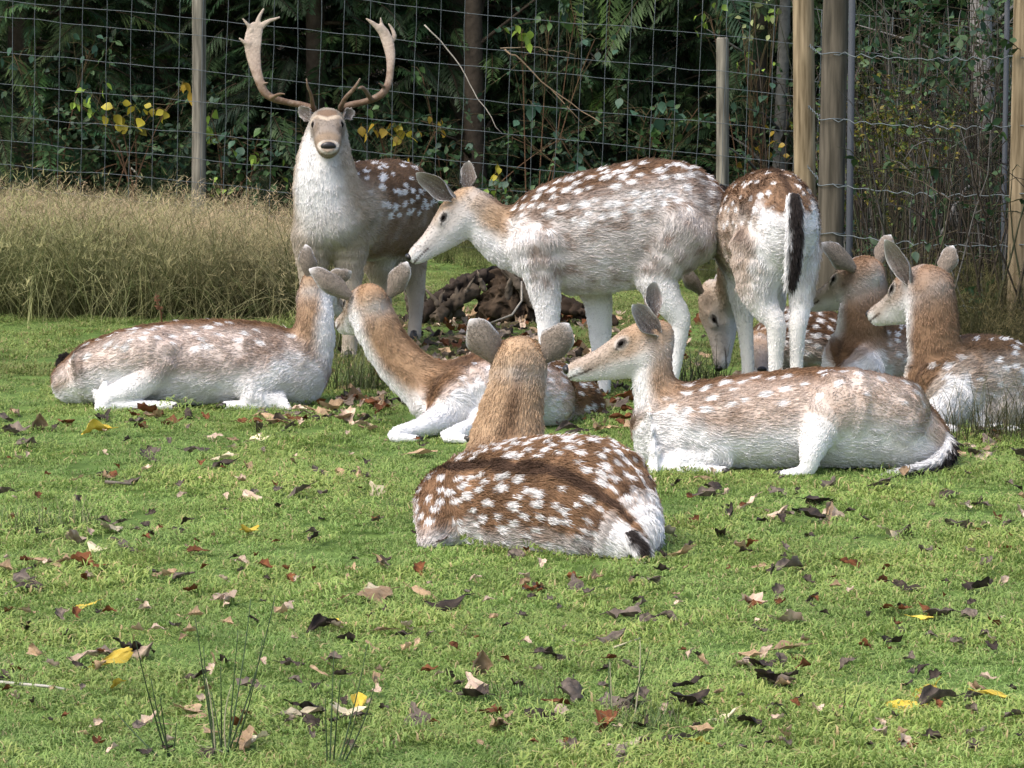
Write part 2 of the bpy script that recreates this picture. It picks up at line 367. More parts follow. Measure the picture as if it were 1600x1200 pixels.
def surfnet(F, org, h):
    ins = F < 0; c = np.zeros(np.array(F.shape) - 1, np.int8); sx, sy, sz = F.shape
    offs = [(a, b, e) for a in (0, 1) for b in (0, 1) for e in (0, 1)]
    for a, b, e in offs: c += ins[a:sx - 1 + a, b:sy - 1 + b, e:sz - 1 + e]
    act = (c > 0) & (c < 8); I = np.argwhere(act); idx = np.full(act.shape, -1, np.int64); idx[act] = np.arange(len(I))
    v8 = np.stack([F[I[:, 0] + a, I[:, 1] + b, I[:, 2] + e] for a, b, e in offs], 1); acc = np.zeros((len(I), 3)); cnt = np.zeros(len(I))
    for p in range(8):
        for q in range(p + 1, 8):
            oa, ob = np.array(offs[p]), np.array(offs[q])
            if np.abs(oa - ob).sum() != 1: continue
            va, vb = v8[:, p], v8[:, q]; m = (va < 0) != (vb < 0); t = np.where(m, va / np.where(m, va - vb, 1), 0)
            acc[m] += (oa + t[:, None] * (ob - oa))[m]; cnt[m] += 1
    V = org + h * (I + acc / cnt[:, None]); Q = []
    for ax in range(3):
        b, e = [(1, 2), (2, 0), (0, 1)][ax]
        lo = [slice(None)] * 3; hi = [slice(None)] * 3; lo[ax] = slice(0, -1); hi[ax] = slice(1, None)
        A, B = ins[tuple(lo)], ins[tuple(hi)]; E = np.argwhere(A != B)
        E = E[(E[:, b] > 0) & (E[:, e] > 0) & (E[:, b] < F.shape[b] - 1) & (E[:, e] < F.shape[e] - 1)]
        db = np.zeros(3, int); db[b] = 1; de = np.zeros(3, int); de[e] = 1
        g = lambda X: idx[X[:, 0], X[:, 1], X[:, 2]]
        q = np.stack([g(E - db - de), g(E - de), g(E), g(E - db)], 1); fl = ~A[E[:, 0], E[:, 1], E[:, 2]]
        q[fl] = q[fl][:, ::-1]; Q.append(q)
    return V, np.concatenate(Q)
def build_sdf(tubes, h, floor=None, smooth=1):
    lo = np.min([t.lo for t in tubes], 0) - .04; hi = np.max([t.hi for t in tubes], 0) + .04
    if floor is not None: lo[2] = max(lo[2], floor - .03)
    B = 4; H = h * B; nb = np.ceil((hi - lo) / H).astype(int) + 1
    g = np.stack(np.meshgrid(*[np.arange(n) for n in nb], indexing='ij'), -1).reshape(-1, 3)
    dc = field(lo + (g + .5) * H, tubes, floor)               # value at block centres
    act = np.abs(dc) < H * 1.1
    full = np.repeat(np.repeat(np.repeat(dc.reshape(nb), B, 0), B, 1), B, 2)
    gl = g[act][:, None] * B + np.stack(np.meshgrid(*[np.arange(B)] * 3, indexing='ij'), -1).reshape(1, -1, 3); gl = gl.reshape(-1, 3)
    full[gl[:, 0], gl[:, 1], gl[:, 2]] = field(lo + (gl + .5) * h, tubes, floor)
    V, Q = surfnet(full, lo + .5 * h, h); Q = Q[(Q >= 0).all(1)]
    for _ in range(smooth):                                   # light relaxation
        acc = np.zeros_like(V); cn = np.zeros(len(V))
        for a in range(4):
            np.add.at(acc, Q[:, a], V[Q[:, (a + 1) % 4]]); np.add.at(acc, Q[:, a], V[Q[:, (a + 3) % 4]]); np.add.at(cn, Q[:, a], 2)
        V = V * .5 + .5 * acc / np.maximum(cn, 1)[:, None]
    return V, Q

BROWN = np.array([.19, .105, .055]); TAN = np.array([.37, .235, .14]); FLANK = np.array([.55, .47, .41]); WHITE = np.array([.76, .75, .745])
DARK = np.array([.055, .032, .022]); BLACK = np.array([.014, .011, .010]); GREY = np.array([.40, .34, .29])

class Deer:
    """a deer laid out in photo pixels at its distance Y0; radii in pixels at that distance"""
    def __init__(s, label, Y0, seed, **p):
        s.label = label; s.Y0 = Y0; s.s = FPX / Y0; s.tubes = []; s.seed = seed; s.ears = []; s.eyes = []; s.parts = []
        s.p = dict(vb=.3, vw=.62, vs=.5, nspots=110, spot=(.008, .014), stripe=.8, brown=BROWN, tan=TAN, flank=FLANK, mottle=.5, hairs=52000, neckw=.62, rump=1., legc=WHITE, hs=1., chest=1., face=0., front=0., rumpw=.62, ru=.1, fringe=0., rearvb=0., shoulder=.45, headv=1.)
        s.p.update(p)
    def pt(s, px, py, dY=0): return W(px, py, s.Y0 + dY)
    def tube(s, kind, rows, hint, k=.03, w01=(.2, .45)):
        R = []
        for r in rows:
            px, py, dY, w = r[:4]; u, d = (r[4], r[5]) if len(r) > 4 else (w, w)
            R.append([*s.pt(px, py, dY), w / s.s, u / s.s, d / s.s])
        t = Tube(kind, R, hint, k, w01=w01); s.tubes.append(t); return t
    def leg(s, rows, k=.022, hint=(1, 0, .1), hoof=True, w01=(.2, .45)):
        t = s.tube('leg', rows, hint, k, w01); s.parts.append(('hoof', t)) if hoof else None; return t
    def head(s, poll, nose, up, L=.30, wide=1., buck=False):
        P = s.pt(*poll); Nn = s.pt(*nose); f = Nn - P; f /= np.linalg.norm(f); up = np.asarray(up, float)
        up = up - (up @ f) * f; up /= np.linalg.norm(up); lf = np.cross(up, f); k = L / .30; s.hx = (P, f, lf, up, k, wide)
        prof = [(-.035, -.012, .038, .044, .052), (.0, -.006, .053, .058, .078), (.045, -.004, .057, .060, .100), (.095, -.008, .051, .054, .098), (.145, -.012, .042, .044, .084),
                (.195, -.014, .034, .035, .066), (.240, -.014, .030, .030, .050), (.272, -.013, .0285, .027, .041), (.288, -.012, .023, .021, .032)]
        if buck: prof = [(x, z, w * (1.1 if x < .15 else 1.38), u, d * (1 if x < .2 else 1.15)) for x, z, w, u, d in prof]
        s.tubes.append(Tube('head', [[*(P + f * x * k + up * z * k), w * k * wide, u * k, d * k] for x, z, w, u, d in prof], up, .02))
        for sg in (-1, 1):   # brow ridge, cheek
            s.tubes.append(Tube('head', [[*(P + f * .075 * k + up * .03 * k + lf * sg * .032 * k * wide), .02 * k, .016 * k, .016 * k], [*(P + f * .125 * k + up * .012 * k + lf * sg * .032 * k * wide), .016 * k, .014 * k, .014 * k]], up, .02))
            s.tubes.append(Tube('head', [[*(P + f * .04 * k - up * .04 * k + lf * sg * .026 * k * wide), .03 * k, .035 * k, .035 * k], [*(P + f * .12 * k - up * .04 * k + lf * sg * .02 * k * wide), .022 * k, .022 * k, .02 * k]], up, .025))
            s.eyes.append(P + f * .103 * k + up * .018 * k + lf * sg * (.0415 if not buck else .0465) * k * wide)
        s.nose = P + f * (.297 if buck else .299) * k - up * .003 * k
    def ear(s, base, tip, opening, width=.036, roll=1.):
        width *= 1.12
        s.ears.append((s.pt(*base), s.pt(*tip), np.asarray(opening, float), width, roll))
    # --- colour of the coat at points P
    def coat(s, P, N=None):
        p = s.p; n = len(P); ds, us, vs, ts = [], [], [], []; tv = np.full(n, .5); tu = np.full(n, .5); tor = s.tubes[0]
        for t in s.tubes:
            d = np.full(n, .5); u = np.zeros(n); v = np.zeros(n); T = np.zeros((n, 3)); m = ((P > t.lo - .07) & (P < t.hi + .07)).all(1)
            if t is tor: m[:] = True
            if m.any():
                a, b, c, e, T_ = t.eval(P[m], True); d[m] = a; u[m] = b; v[m] = np.abs(np.arctan2(c, e)) / np.pi; T[m] = T_
            ds.append(d); us.append(u); vs.append(v); ts.append(T)
            if t is tor: tv, tu = v, u; tss = np.zeros(n); tss[m] = c; tnn = np.zeros(n); tnn[m] = e
        D = np.array(ds); w = np.exp(-np.clip(D - D.min(0), 0, 1) / .014); w /= w.sum(0)
        n1 = vnoise(P, 7, s.seed); n2 = vnoise(P, 24, s.seed + 1); n3 = vnoise(P * np.array([1, 1, 2.2]), 60, s.seed + 2)
        # torso colouring, also used on the haunches
        ch = sm(.80, .97, tu) * p['chest']; vv = tv + .07 * n1 + .035 * n2 + ch * .55 * sm(.12, .4, tv)
        brown = p['brown'] * (1 + .22 * n2 + .12 * n3)[:, None]
        fl = p['flank'] * (1 + .16 * n1 + .10 * n3)[:, None]; fl = mixc(fl, brown, np.clip(p['mottle'] * (n2 + .5 * n3 - .15), 0, .6)); fl = mixc(fl, np.broadcast_to(WHITE, fl.shape), np.clip(.6 * p['mottle'] * (-n2 + .6 * n1 - .1), 0, .7))
        vbl = p['vb'] + p['rearvb'] * (1 - sm(.25, .5, tu)); c_t = mixc(brown, fl, sm(-.11, .11, vv - vbl)); c_t = mixc(c_t, np.broadcast_to(WHITE, c_t.shape), sm(-.1, .1, vv - p['vw'] - p['rearvb'] * (1 - sm(.25, .5, tu))))
        c_t = mixc(c_t, brown * .8, sm(.66, .74, tu) * (1 - sm(.86, .96, tu)) * sm(.06, .14, tv) * (1 - sm(.36, .5, tv + .08 * n1)) * np.clip(.55 + n2 * .8 + n3 * .6, 0, 1) * p['shoulder'])
        if len(getattr(s, 'spots', [])):
            best = np.full(n, 9.)
            for (sp, r, fd) in s.spots:
                m = (np.abs(P - sp) < .05).all(1)
                if m.any():
                    q = P[m] - sp; al = q @ fd; pr = np.sqrt(np.maximum((q * q).sum(1) - al * al, 0)); best[m] = np.minimum(best[m], np.sqrt((al / 1.5) ** 2 + pr ** 2) / r)
            c_t = mixc(c_t, np.broadcast_to(WHITE, c_t.shape), (1 - sm(.75, 1.2, best + .25 * n3)) * .93)
        st = (1 - sm(.022, .05, tv + .012 * n2)) * p['stripe'] * sm(.0, .06, tu)
        c_t = mixc(c_t, np.broadcast_to(DARK, c_t.shape), st)
        if p['front']: c_t = mixc(c_t, p['tan'] * (.9 + .15 * n2 + .1 * n3)[:, None], sm(.72, .9, tu) * p['front'] * sm(.15, .4, tv))
        if p['fringe']: c_t = mixc(c_t, np.broadcast_to(WHITE, c_t.shape) * .95, (1 - sm(.03, .085, P[:, 2] + .03 * n2)) * p['fringe'])
        if p['rump']:
            rw = (1 - sm(p['ru'] * .3, p['ru'], tu + .03 * n2)) * sm(.03, .07, tv) * p['rump'] * (1 - sm(p['rumpw'] - .18, p['rumpw'] + .02, np.abs(tss) + .08 * n2)) * (1 - sm(p.get('rumptop', .38), p.get('rumptop', .38) + .2, tnn + .08 * n2)); edge = (1 - sm(.015, .05, np.abs(tu - p['ru'] * 1.15 + .03 * n2))) * sm(.08, .14, tv) * (1 - sm(.4, .6, tv)) * p['rump']
            ed2 = (1 - sm(.05, .11, np.abs(np.abs(tss) - p['rumpw'] - .03 + .05 * n2))) * (1 - sm(p['ru'], p['ru'] * 1.5, tu)) * (1 - sm(.3, .55, tnn)) * sm(-.6, -.2, tnn) * p['rump']; c_t = mixc(c_t, np.broadcast_to(DARK, c_t.shape), np.clip(edge * .55 + ed2 * .5, 0, .8)); c_t = mixc(c_t, np.broadcast_to(WHITE, c_t.shape), rw)
        out = np.zeros((n, 3)); flow = np.zeros((n, 3)); ln = np.zeros(n)
        for t, wi, u, v, T in zip(s.tubes, w, us, vs, ts):
            if t.kind == 'torso': c = c_t; F = -T; l = .02
            elif t.kind == 'haunch': c = c_t; F = -tor.eval(P, True)[4] if False else T; l = .015
            elif t.kind == 'neck':
                vn = v + .06 * n1
                c = mixc(np.broadcast_to(p['tan'], (n, 3)) * (1 + .12 * n2 + .1 * n3)[:, None], np.broadcast_to(WHITE, (n, 3)) * .97, sm(p['neckw'] - .12, p['neckw'] + .14, vn))
                c = mixc(c, np.broadcast_to(p['brown'] * .62, (n, 3)), (1 - sm(.02, .14, vn)) * .8 * p.get('nape', 1.))
                F = -T; l = .016
            elif t.kind == 'leg':
                lc = mixc(c_t, np.broadcast_to(p['legc'], (n, 3)) * (1 + .08 * n2)[:, None], sm(t.w01[0], t.w01[1], u + .05 * n1)); c = lc; F = T; l = .015 * (1 - sm(.15, .5, u)) + .007
            else:
                Pk, f, lf, up, k, wide = s.hx; q = (P - Pk) / k; x = q @ f; z = q @ up; y = np.abs(q @ lf)
                c = np.broadcast_to(p['tan'] * 1.05 * p['headv'], (n, 3)) * (1 + .10 * n3)[:, None]
                c = mixc(c, np.broadcast_to(GREY, (n, 3)) * 1.2, sm(.02, -.03, z + .01 * n2) * sm(.1, .0, x) * .5)
                c = mixc(c, np.broadcast_to(GREY, (n, 3)) * 1.0 * p['headv'], sm(.05, .16, x) * .75); c = mixc(c, np.broadcast_to(WHITE, (n, 3)) * .8, sm(.045, -.005, z + .01 * n2) * p['face'])
                c = mixc(c, np.broadcast_to(WHITE, (n, 3)) * .9, sm(-.018, -.055, z + .008 * n2) * .85)
                c = mixc(c, np.broadcast_to(WHITE, (n, 3)) * .95, sm(.235, .275, x) * sm(.0, -.014, z) * .8)
                er = np.sqrt(((x - .103) * .93 - (z - .018) * .36) ** 2 + (((z - .018) * .93 + (x - .103) * .36) * 1.55) ** 2); c = mixc(c, np.broadcast_to(WHITE, (n, 3)) * .85, (1 - sm(.02, .036, er)) * sm(.025, .035, y) * .38)
                c = mixc(c, np.broadcast_to(BLACK, (n, 3)), (1 - sm(.016, .0225, er)) * sm(.028, .036, y) * .92)
                tear = (1 - sm(.003, .006, np.abs(z - .018 + (x - .10) * .45))) * sm(.108, .114, x) * (1 - sm(.128, .136, x)) * sm(.02, .03, y); c = mixc(c, np.broadcast_to(BLACK, (n, 3)), tear * .85)
                mouth = (1 - sm(.002, .0048, np.abs(z + .03 - (x - .29) * -.06))) * sm(.215, .225, x); c = mixc(c, np.broadcast_to(DARK, (n, 3)), mouth * .9)
                if p.get('buck'):
                    c = mixc(c, np.broadcast_to(np.array([.235, .175, .12]), (n, 3)) * (1 + .15 * n3)[:, None], sm(.17, .22, x) * .9)
                    c = mixc(c, np.broadcast_to(np.array([.17, .10, .055]), (n, 3)), sm(.02, .035, x) * (1 - sm(.085, .1, x + y * .5)) * (1 - sm(.034, .048, y)) * sm(.01, .03, z) * .85)
                    c = mixc(c, np.broadcast_to(np.array([.55, .45, .34]), (n, 3)), (1 - sm(.006, .016, np.abs(x + y * .55 - .108))) * sm(.0, .02, z) * .7)
                    c = mixc(c, np.broadcast_to(np.array([.13, .09, .06]), (n, 3)), sm(.028, .045, y) * sm(.07, .1, x) * (1 - sm(.15, .2, x)) * .6)
                    c = mixc(c, np.broadcast_to(np.array([.60, .55, .48]), (n, 3)), (1 - sm(.002, .007, np.abs(np.sqrt((y * .62) ** 2 + (z + .004) ** 2) - .0225))) * sm(.26, .28, x) * .7)
                    c = mixc(c, np.broadcast_to(np.array([.14, .11, .08]), (n, 3)), (1 - sm(-.062, -.048, z)) * sm(.1, .2, x) * .6)
                F = -T; l = .006
            out += wi[:, None] * c; flow += wi[:, None] * F; ln += wi * l
        return np.clip(out, .005, .92), flow, ln
    def build(s):
        p = s.p; lo = s.tubes[0].C.mean(0); base = np.array([lo[0], lo[1], 0.])
        root = empty('fallow_deer', base, s.label, 'deer', 'herd of fallow deer')
        V, Q = build_sdf(s.tubes, .0068, floor=.002, smooth=1)
        me = mesh_np('body', V - base, Q); vn = np.zeros(len(V) * 3, np.float32); me.vertices.foreach_get('normal', vn); vn = vn.reshape(-1, 3)
        # sample hair roots on the surface
        r = np.random.default_rng(s.seed); A, B, C, D = (V[Q[:, i]] for i in range(4)); ar = np.linalg.norm(np.cross(C - A, D - B), axis=1); nh = int(p['hairs'])
        fi = r.choice(len(Q), nh, p=ar / ar.sum()); a, b = r.random(nh)[:, None], r.random(nh)[:, None]
        bil = lambda X: X[Q[fi, 0]] * (1 - a) * (1 - b) + X[Q[fi, 1]] * a * (1 - b) + X[Q[fi, 2]] * a * b + X[Q[fi, 3]] * (1 - a) * b
        R = bil(V); Nr = bil(vn); Nr /= np.linalg.norm(Nr, axis=1)[:, None] + 1e-9
        # spots
        s.spots = []
        if p['nspots']:
            cand = R[r.permutation(nh)[:2600]]; tor = s.tubes[0]; d, u, ss, nn, T = tor.eval(cand, True); v = np.abs(np.arctan2(ss, nn)) / np.pi
            other = np.full(len(cand), 9.)
            for t in s.tubes:
                if t.kind in ('neck', 'head'): other = np.minimum(other, t.eval(cand))
            ok = (v > .06) & (v < p['vs']) & (u > .06) & (u < .97) & (d < other + .004) & (d < .06)
            for q, t in zip(cand[ok], T[ok]):
                if len(s.spots) >= p['nspots']: break
                if all(np.sum((q - x[0]) ** 2) > p.get('gap', .036) ** 2 for x in s.spots): s.spots.append((q, r.uniform(*p['spot']), t))
        col, _, _ = s.coat(V)
        ca = me.color_attributes.new('Col', 'FLOAT_COLOR', 'POINT'); c4 = np.ones((len(V), 4), np.float32); c4[:, :3] = col; ca.data.foreach_set('color', c4.ravel())
        body = obj('body', me, M_coat, root)
        # fur
        hc_, fl, ln = s.coat(R); fl = fl - (fl * Nr).sum(1)[:, None] * Nr; fl /= np.linalg.norm(fl, axis=1)[:, None] + 1e-6
        clump = np.stack([vnoise(R, 30, s.seed + 5 + i) for i in range(3)], -1)
        ln = ln * r.uniform(.6, 1.25, nh) * p['hs']; up = r.uniform(.05, .24, nh) * (1.5 if s is D else 1)
        dirv = fl + .35 * clump + r.normal(0, .16, (nh, 3)) + up[:, None] * Nr; dirv /= np.linalg.norm(dirv, axis=1)[:, None]
        keep = (R[:, 2] > .012) & (np.linalg.norm(R - s.nose, axis=1) > .022)
        k_ = s.hx[4]
        for e in s.eyes: keep &= np.linalg.norm(R - e, axis=1) > .0155 * k_
        R, Nr, dirv, ln, hc_, fl = R[keep], Nr[keep], dirv[keep], ln[keep], hc_[keep], fl[keep]; nh = len(R)
        p0 = R - Nr * .002; p1 = R + dirv * ln[:, None] * .5 + Nr * (.06 * ln)[:, None]; p2 = R + dirv * ln[:, None] + fl * (.12 * ln)[:, None]; p2[:, 2] = np.maximum(p2[:, 2], .004)
        pos = np.stack([p0, p1, p2], 1).reshape(-1, 3) - base
        hcv = bpy.data.hair_curves.new('fur'); hcv.add_curves([3] * nh)
        hcv.attributes['position'].data.foreach_set('vector', pos.astype(np.float32).ravel())
        ra = hcv.attributes.get('radius') or hcv.attributes.new('radius', 'FLOAT', 'POINT')
        ra.data.foreach_set('value', np.tile(np.array([.0011, .0009, .0002], np.float32), nh))
        at = hcv.attributes.new('Col', 'FLOAT_COLOR', 'POINT'); cc = np.ones((nh, 3, 4), np.float32); cc[:, :, :3] = (hc_ * r.uniform(.88, 1.12, nh)[:, None])[:, None]; at.data.foreach_set('color', np.clip(cc, 0, .95).ravel())
        fo = bpy.data.objects.new('fur', hcv); hcv.materials.append(M_fur); COL.objects.link(fo); fo.parent = root
        # eyes, nose, ears, hooves
        Pk, f, lf, up_, k, wide = s.hx
        for e in s.eyes: 
            mb = MB(); ft = f * .93 - up_ * .36; ut = up_ * .93 + f * .36; sphere(mb, e - base, (.0175 * k, .0125 * k, .0105 * k), np.stack([ft, lf, ut], 1)); obj('eye', mb.mesh('eye'), M_eye, root)
        mb = MB(); sphere(mb, s.nose - base, (.013 * k, (.031 if s is G else .023) * k, (.019 if s is G else .0155) * k), np.stack([f, lf, up_], 1)); obj('nose', mb.mesh('nose'), M_nose, root)
        for q_, e in enumerate(s.ears): ear_mesh(*e, base, s.p.get('earc', np.array([.27, .225, .185])), s.seed + q_, root)
        for nm, t in s.parts:
            q = t.C[-1]; 
            if nm == 'hoof' and q[2] > -.05:
                mb = MB(); d = t.C[-1] - t.C[-3]; d /= np.linalg.norm(d); r0 = t.a[-1]
                for sg in (-1, 1):
                    sv = t.S[-1] * sg * r0 * .45; e0 = q + sv - d * r0 * .3; e1 = q + sv + d * r0 * 1.7; e1[2] = max(e1[2], .004)
                    mb.tube([e0 - base, (e0 * .5 + e1 * .5) - base, e1 - base], [r0 * .62, r0 * .66, r0 * .3], 8)
                obj('hoof', mb.mesh('hoof'), M_hoof, root)
        if hasattr(s, 'tail'): s.tail(root, base)
        s.root = root; s.base = base
        return root
    def add_tail(s, rows, hint, white=.5, h=.005, L=.03):
        """tail: dark on the outer (hint) side, white beneath, with long hair"""
        def f(root, base):
            R = [[*s.pt(px, py, dY), w / s.s, u / s.s, u / s.s] for px, py, dY, w, u in rows]
            t = Tube('tail', R, hint, .01); V, Q = build_sdf([t], h); d, u, ss, nn, T = t.eval(V, True)
            def colr(u, ss, nn, P): 
                z = vnoise(P, 60, s.seed) * .25
                return mixc(np.broadcast_to(BLACK * 1.6, (len(u), 3)), np.broadcast_to(WHITE, (len(u), 3)), sm(white - .15, white + .15, np.abs(np.arctan2(ss, nn)) / np.pi + z * .5))
            me = mesh_np('tail', V - base, Q, col=colr(u, ss, nn, V)); to = obj('tail', me, M_coat, root)
            vn = np.zeros(len(V) * 3, np.float32); me.vertices.foreach_get('normal', vn); vn = vn.reshape(-1, 3)
            r = np.random.default_rng(s.seed + 9); nh = 2600; i = r.integers(0, len(V), nh); Pp = V[i] + r.normal(0, .002, (nh, 3)); cl = colr(u[i], ss[i], nn[i], V[i])
            dv = T[i] + .25 * vn[i] + r.normal(0, .12, (nh, 3)); l = r.uniform(.5, 1.2, nh)[:, None] * L
            pos = np.stack([Pp, Pp + dv * l * .5, Pp + dv * l], 1).reshape(-1, 3); pos[:, 2] = np.maximum(pos[:, 2], .004); pos -= base
            hv = bpy.data.hair_curves.new('tail_fur'); hv.add_curves([3] * nh); hv.attributes['position'].data.foreach_set('vector', pos.astype(np.float32).ravel())
            ra = hv.attributes.get('radius') or hv.attributes.new('radius', 'FLOAT', 'POINT'); ra.data.foreach_set('value', np.tile(np.array([.0011, .0009, .0002], np.float32), nh))
            at = hv.attributes.new('Col', 'FLOAT_COLOR', 'POINT'); cc = np.ones((nh, 3, 4), np.float32); cc[:, :, :3] = cl[:, None]; at.data.foreach_set('color', cc.ravel())
            fo = bpy.data.objects.new('fur', hv); hv.materials.append(M_fur); COL.objects.link(fo); fo.parent = to
        s.tail = f
def sphere(mb, c, r, B, n=14, m=8, C=(1, 1, 1)):
    V = []; 
    for i in range(m + 1):
        th = math.pi * i / m
        for j in range(n): 
            ph = 2 * math.pi * j / n; V.append(B @ (np.array(r) * np.array([math.sin(th) * math.cos(ph), math.sin(th) * math.sin(ph), math.cos(th)])))
    Q = [[i * n + j, i * n + (j + 1) % n, (i + 1) * n + (j + 1) % n, (i + 1) * n + j] for i in range(m) for j in range(n)]
    mb.add(np.array(V) + c, Q, None, C)
def ear_mesh(base_p, tip, opening, width, roll, org, outer, seed, root):
    a = tip - base_p; L = np.linalg.norm(a); a /= L; o = opening - (opening @ a) * a; o /= np.linalg.norm(o); w = np.cross(a, o)
    nu, nv = 22, 15; V = []; C = []; F = []; r = np.random.default_rng(seed); fold = r.uniform(-.25, .25)
    for side in (0, 1):      # 0 inner face, 1 outer face
        for i in range(nu + 1):
            t = i / nu; hw = width * (.36 + .64 * math.sin(min(1, t / .46) * math.pi / 2) ** 1.3) if t < .46 else width * max(0, 1 - ((t - .46) / .54) ** 2.0) ** .72
            hw = max(hw, .0025); th = roll * (1.9 * (1 - t) ** 1.5 + .6); Rr = hw / math.sin(min(th, math.pi / 2))
            for j in range(nv + 1):
                v = (j / nv) * 2 - 1; q = base_p + a * L * t + w * Rr * math.sin(v * th + fold * t * .5) + o * Rr * (1 - math.cos(v * th)) * .85 - o * .014 * math.sin(math.pi * t) + o * .012 * t * t
                q = q + w * .003 * math.sin(t * 11 + seed) * abs(v)
                thick = .0035 * (1 - abs(v) ** 3) * (1 - t ** 4) + .0006
                q = q - o * thick * (1 if side else -1) * .5
                rim = max(abs(v) ** 9, t ** 12)
                if side == 0: c = np.array([.30, .25, .22]) * (.7 + .5 * abs(math.sin(v * 9 + t * 2))) * (.55 + .6 * t); c = c * (1 - rim) + WHITE * rim
                else: c = outer * (.85 + .2 * t) * (.85 + .3 * r.random()) * (1 + .5 * max(0, .35 - t)); c = c * (1 - rim) + WHITE * .9 * rim
                V.append(q - org); C.append(c); F.append(a + w * v * .35 + (0 if side else 1) * o * .1)
    n1 = (nu + 1) * (nv + 1); Q = []
    for i in range(nu):
        for j in range(nv):
            b = i * (nv + 1) + j; Q.append([b, b + 1, b + nv + 2, b + nv + 1]); Q.append([n1 + b, n1 + b + nv + 1, n1 + b + nv + 2, n1 + b + 1])
    for i in range(nu):
        for j in (0, nv): b = i * (nv + 1) + j; Q.append([b, b + nv + 1, n1 + b + nv + 1, n1 + b])
    for j in range(nv): b = nu * (nv + 1) + j; Q.append([b, b + 1, n1 + b + 1, n1 + b])
    V = np.array(V); C = np.array(C); F = np.array(F); me = mesh_np('ear', V, np.array(Q), col=C); eo = obj('ear', me, M_ear, root)
    vn = np.zeros(len(V) * 3, np.float32); me.vertices.foreach_get('normal', vn); vn = vn.reshape(-1, 3); nh = 2400; vi = np.arange(len(V)); jv = vi % (nv + 1); iv = (vi % n1) // (nv + 1); i = r.choice(vi[(jv > 1) & (jv < nv - 1) & (iv < nu - 2)], nh); jit = r.normal(0, 1, (nh, 3)) * np.array([1, 1, 1]) * .0035; jit -= (jit * vn[i]).sum(1)[:, None] * vn[i]
    p0 = V[i] + jit; dv = F[i] + .22 * vn[i] + r.normal(0, .16, (nh, 3)); inner = i < n1; tt_ = ((i % n1) // (nv + 1)) / nu; l = (np.where(inner, r.uniform(.003, .010, nh), r.uniform(.003, .006, nh)) * (1 - .55 * tt_))[:, None]
    pos = np.stack([p0, p0 + dv * l * .55, p0 + dv * l], 1).reshape(-1, 3); cc = C[i] * r.uniform(.8, 1.25, nh)[:, None]; fl = inner & (r.random(nh) < .16); cc[fl] = WHITE * .6
    add_fur(eo, pos, cc, nh); return eo
def add_fur(parent, pos, cl, nh, name='fur', rad=(.0010, .0008, .0002)):
    hv = bpy.data.hair_curves.new(name); hv.add_curves([3] * nh); hv.attributes['position'].data.foreach_set('vector', pos.astype(np.float32).ravel())
    ra = hv.attributes.get('radius') or hv.attributes.new('radius', 'FLOAT', 'POINT'); ra.data.foreach_set('value', np.tile(np.array(rad, np.float32), nh))
    at = hv.attributes.new('Col', 'FLOAT_COLOR', 'POINT'); cc = np.ones((nh, 3, 4), np.float32); cc[:, :, :3] = np.clip(cl, 0, .95)[:, None]; at.data.foreach_set('color', cc.ravel())
    fo = bpy.data.objects.new(name, hv); hv.materials.append(M_fur); COL.objects.link(fo); fo.parent = parent; return fo
UP = (0, 0, 1)

# ------------------------------------------------------------------ fences
YF, SF = 22.9, FPX / 22.9
def fx(px): return (px - 800) / SF
def fence_ground(x): return -.1 * (x + 2.2)
def post(parent, base, top, r, mat, name='post', flat=True, seed=0):
    """round pole with slightly uneven sides and a sawn, chamfered top"""
    rr = random.Random(seed); n, m = 14, 9; b, t = np.array(base, float), np.array(top, float); V = []
    ph = [rr.uniform(0, 6) for _ in range(3)]
    for i in range(m + 1):
        f = i / m; c = b + (t - b) * f + np.array([math.sin(f * 3 + ph[0]), math.cos(f * 2.3 + ph[1]), 0]) * r * .10
        for j in range(n):
            a = 2 * math.pi * j / n; q = r * (1 + .045 * math.sin(3 * a + ph[2]) + .03 * math.sin(5 * a + f * 4)) * (1.04 - .08 * f)
            V.append(c + np.array([math.cos(a), math.sin(a), 0]) * q)
    for j in range(n): V.append(t + (np.array(V[m * n + j]) - t) * .8 + np.array([0, 0, .012]))
    Q = [[i * n + j, i * n + (j + 1) % n, (i + 1) * n + (j + 1) % n, (i + 1) * n + j] for i in range(m + 1) for j in range(n)]
    T = [[(m + 1) * n, (m + 1) * n + j, (m + 1) * n + j + 1] for j in range(1, n - 1)]
    return obj(name, mesh_np(name, np.array(V), Q, T), mat, parent)
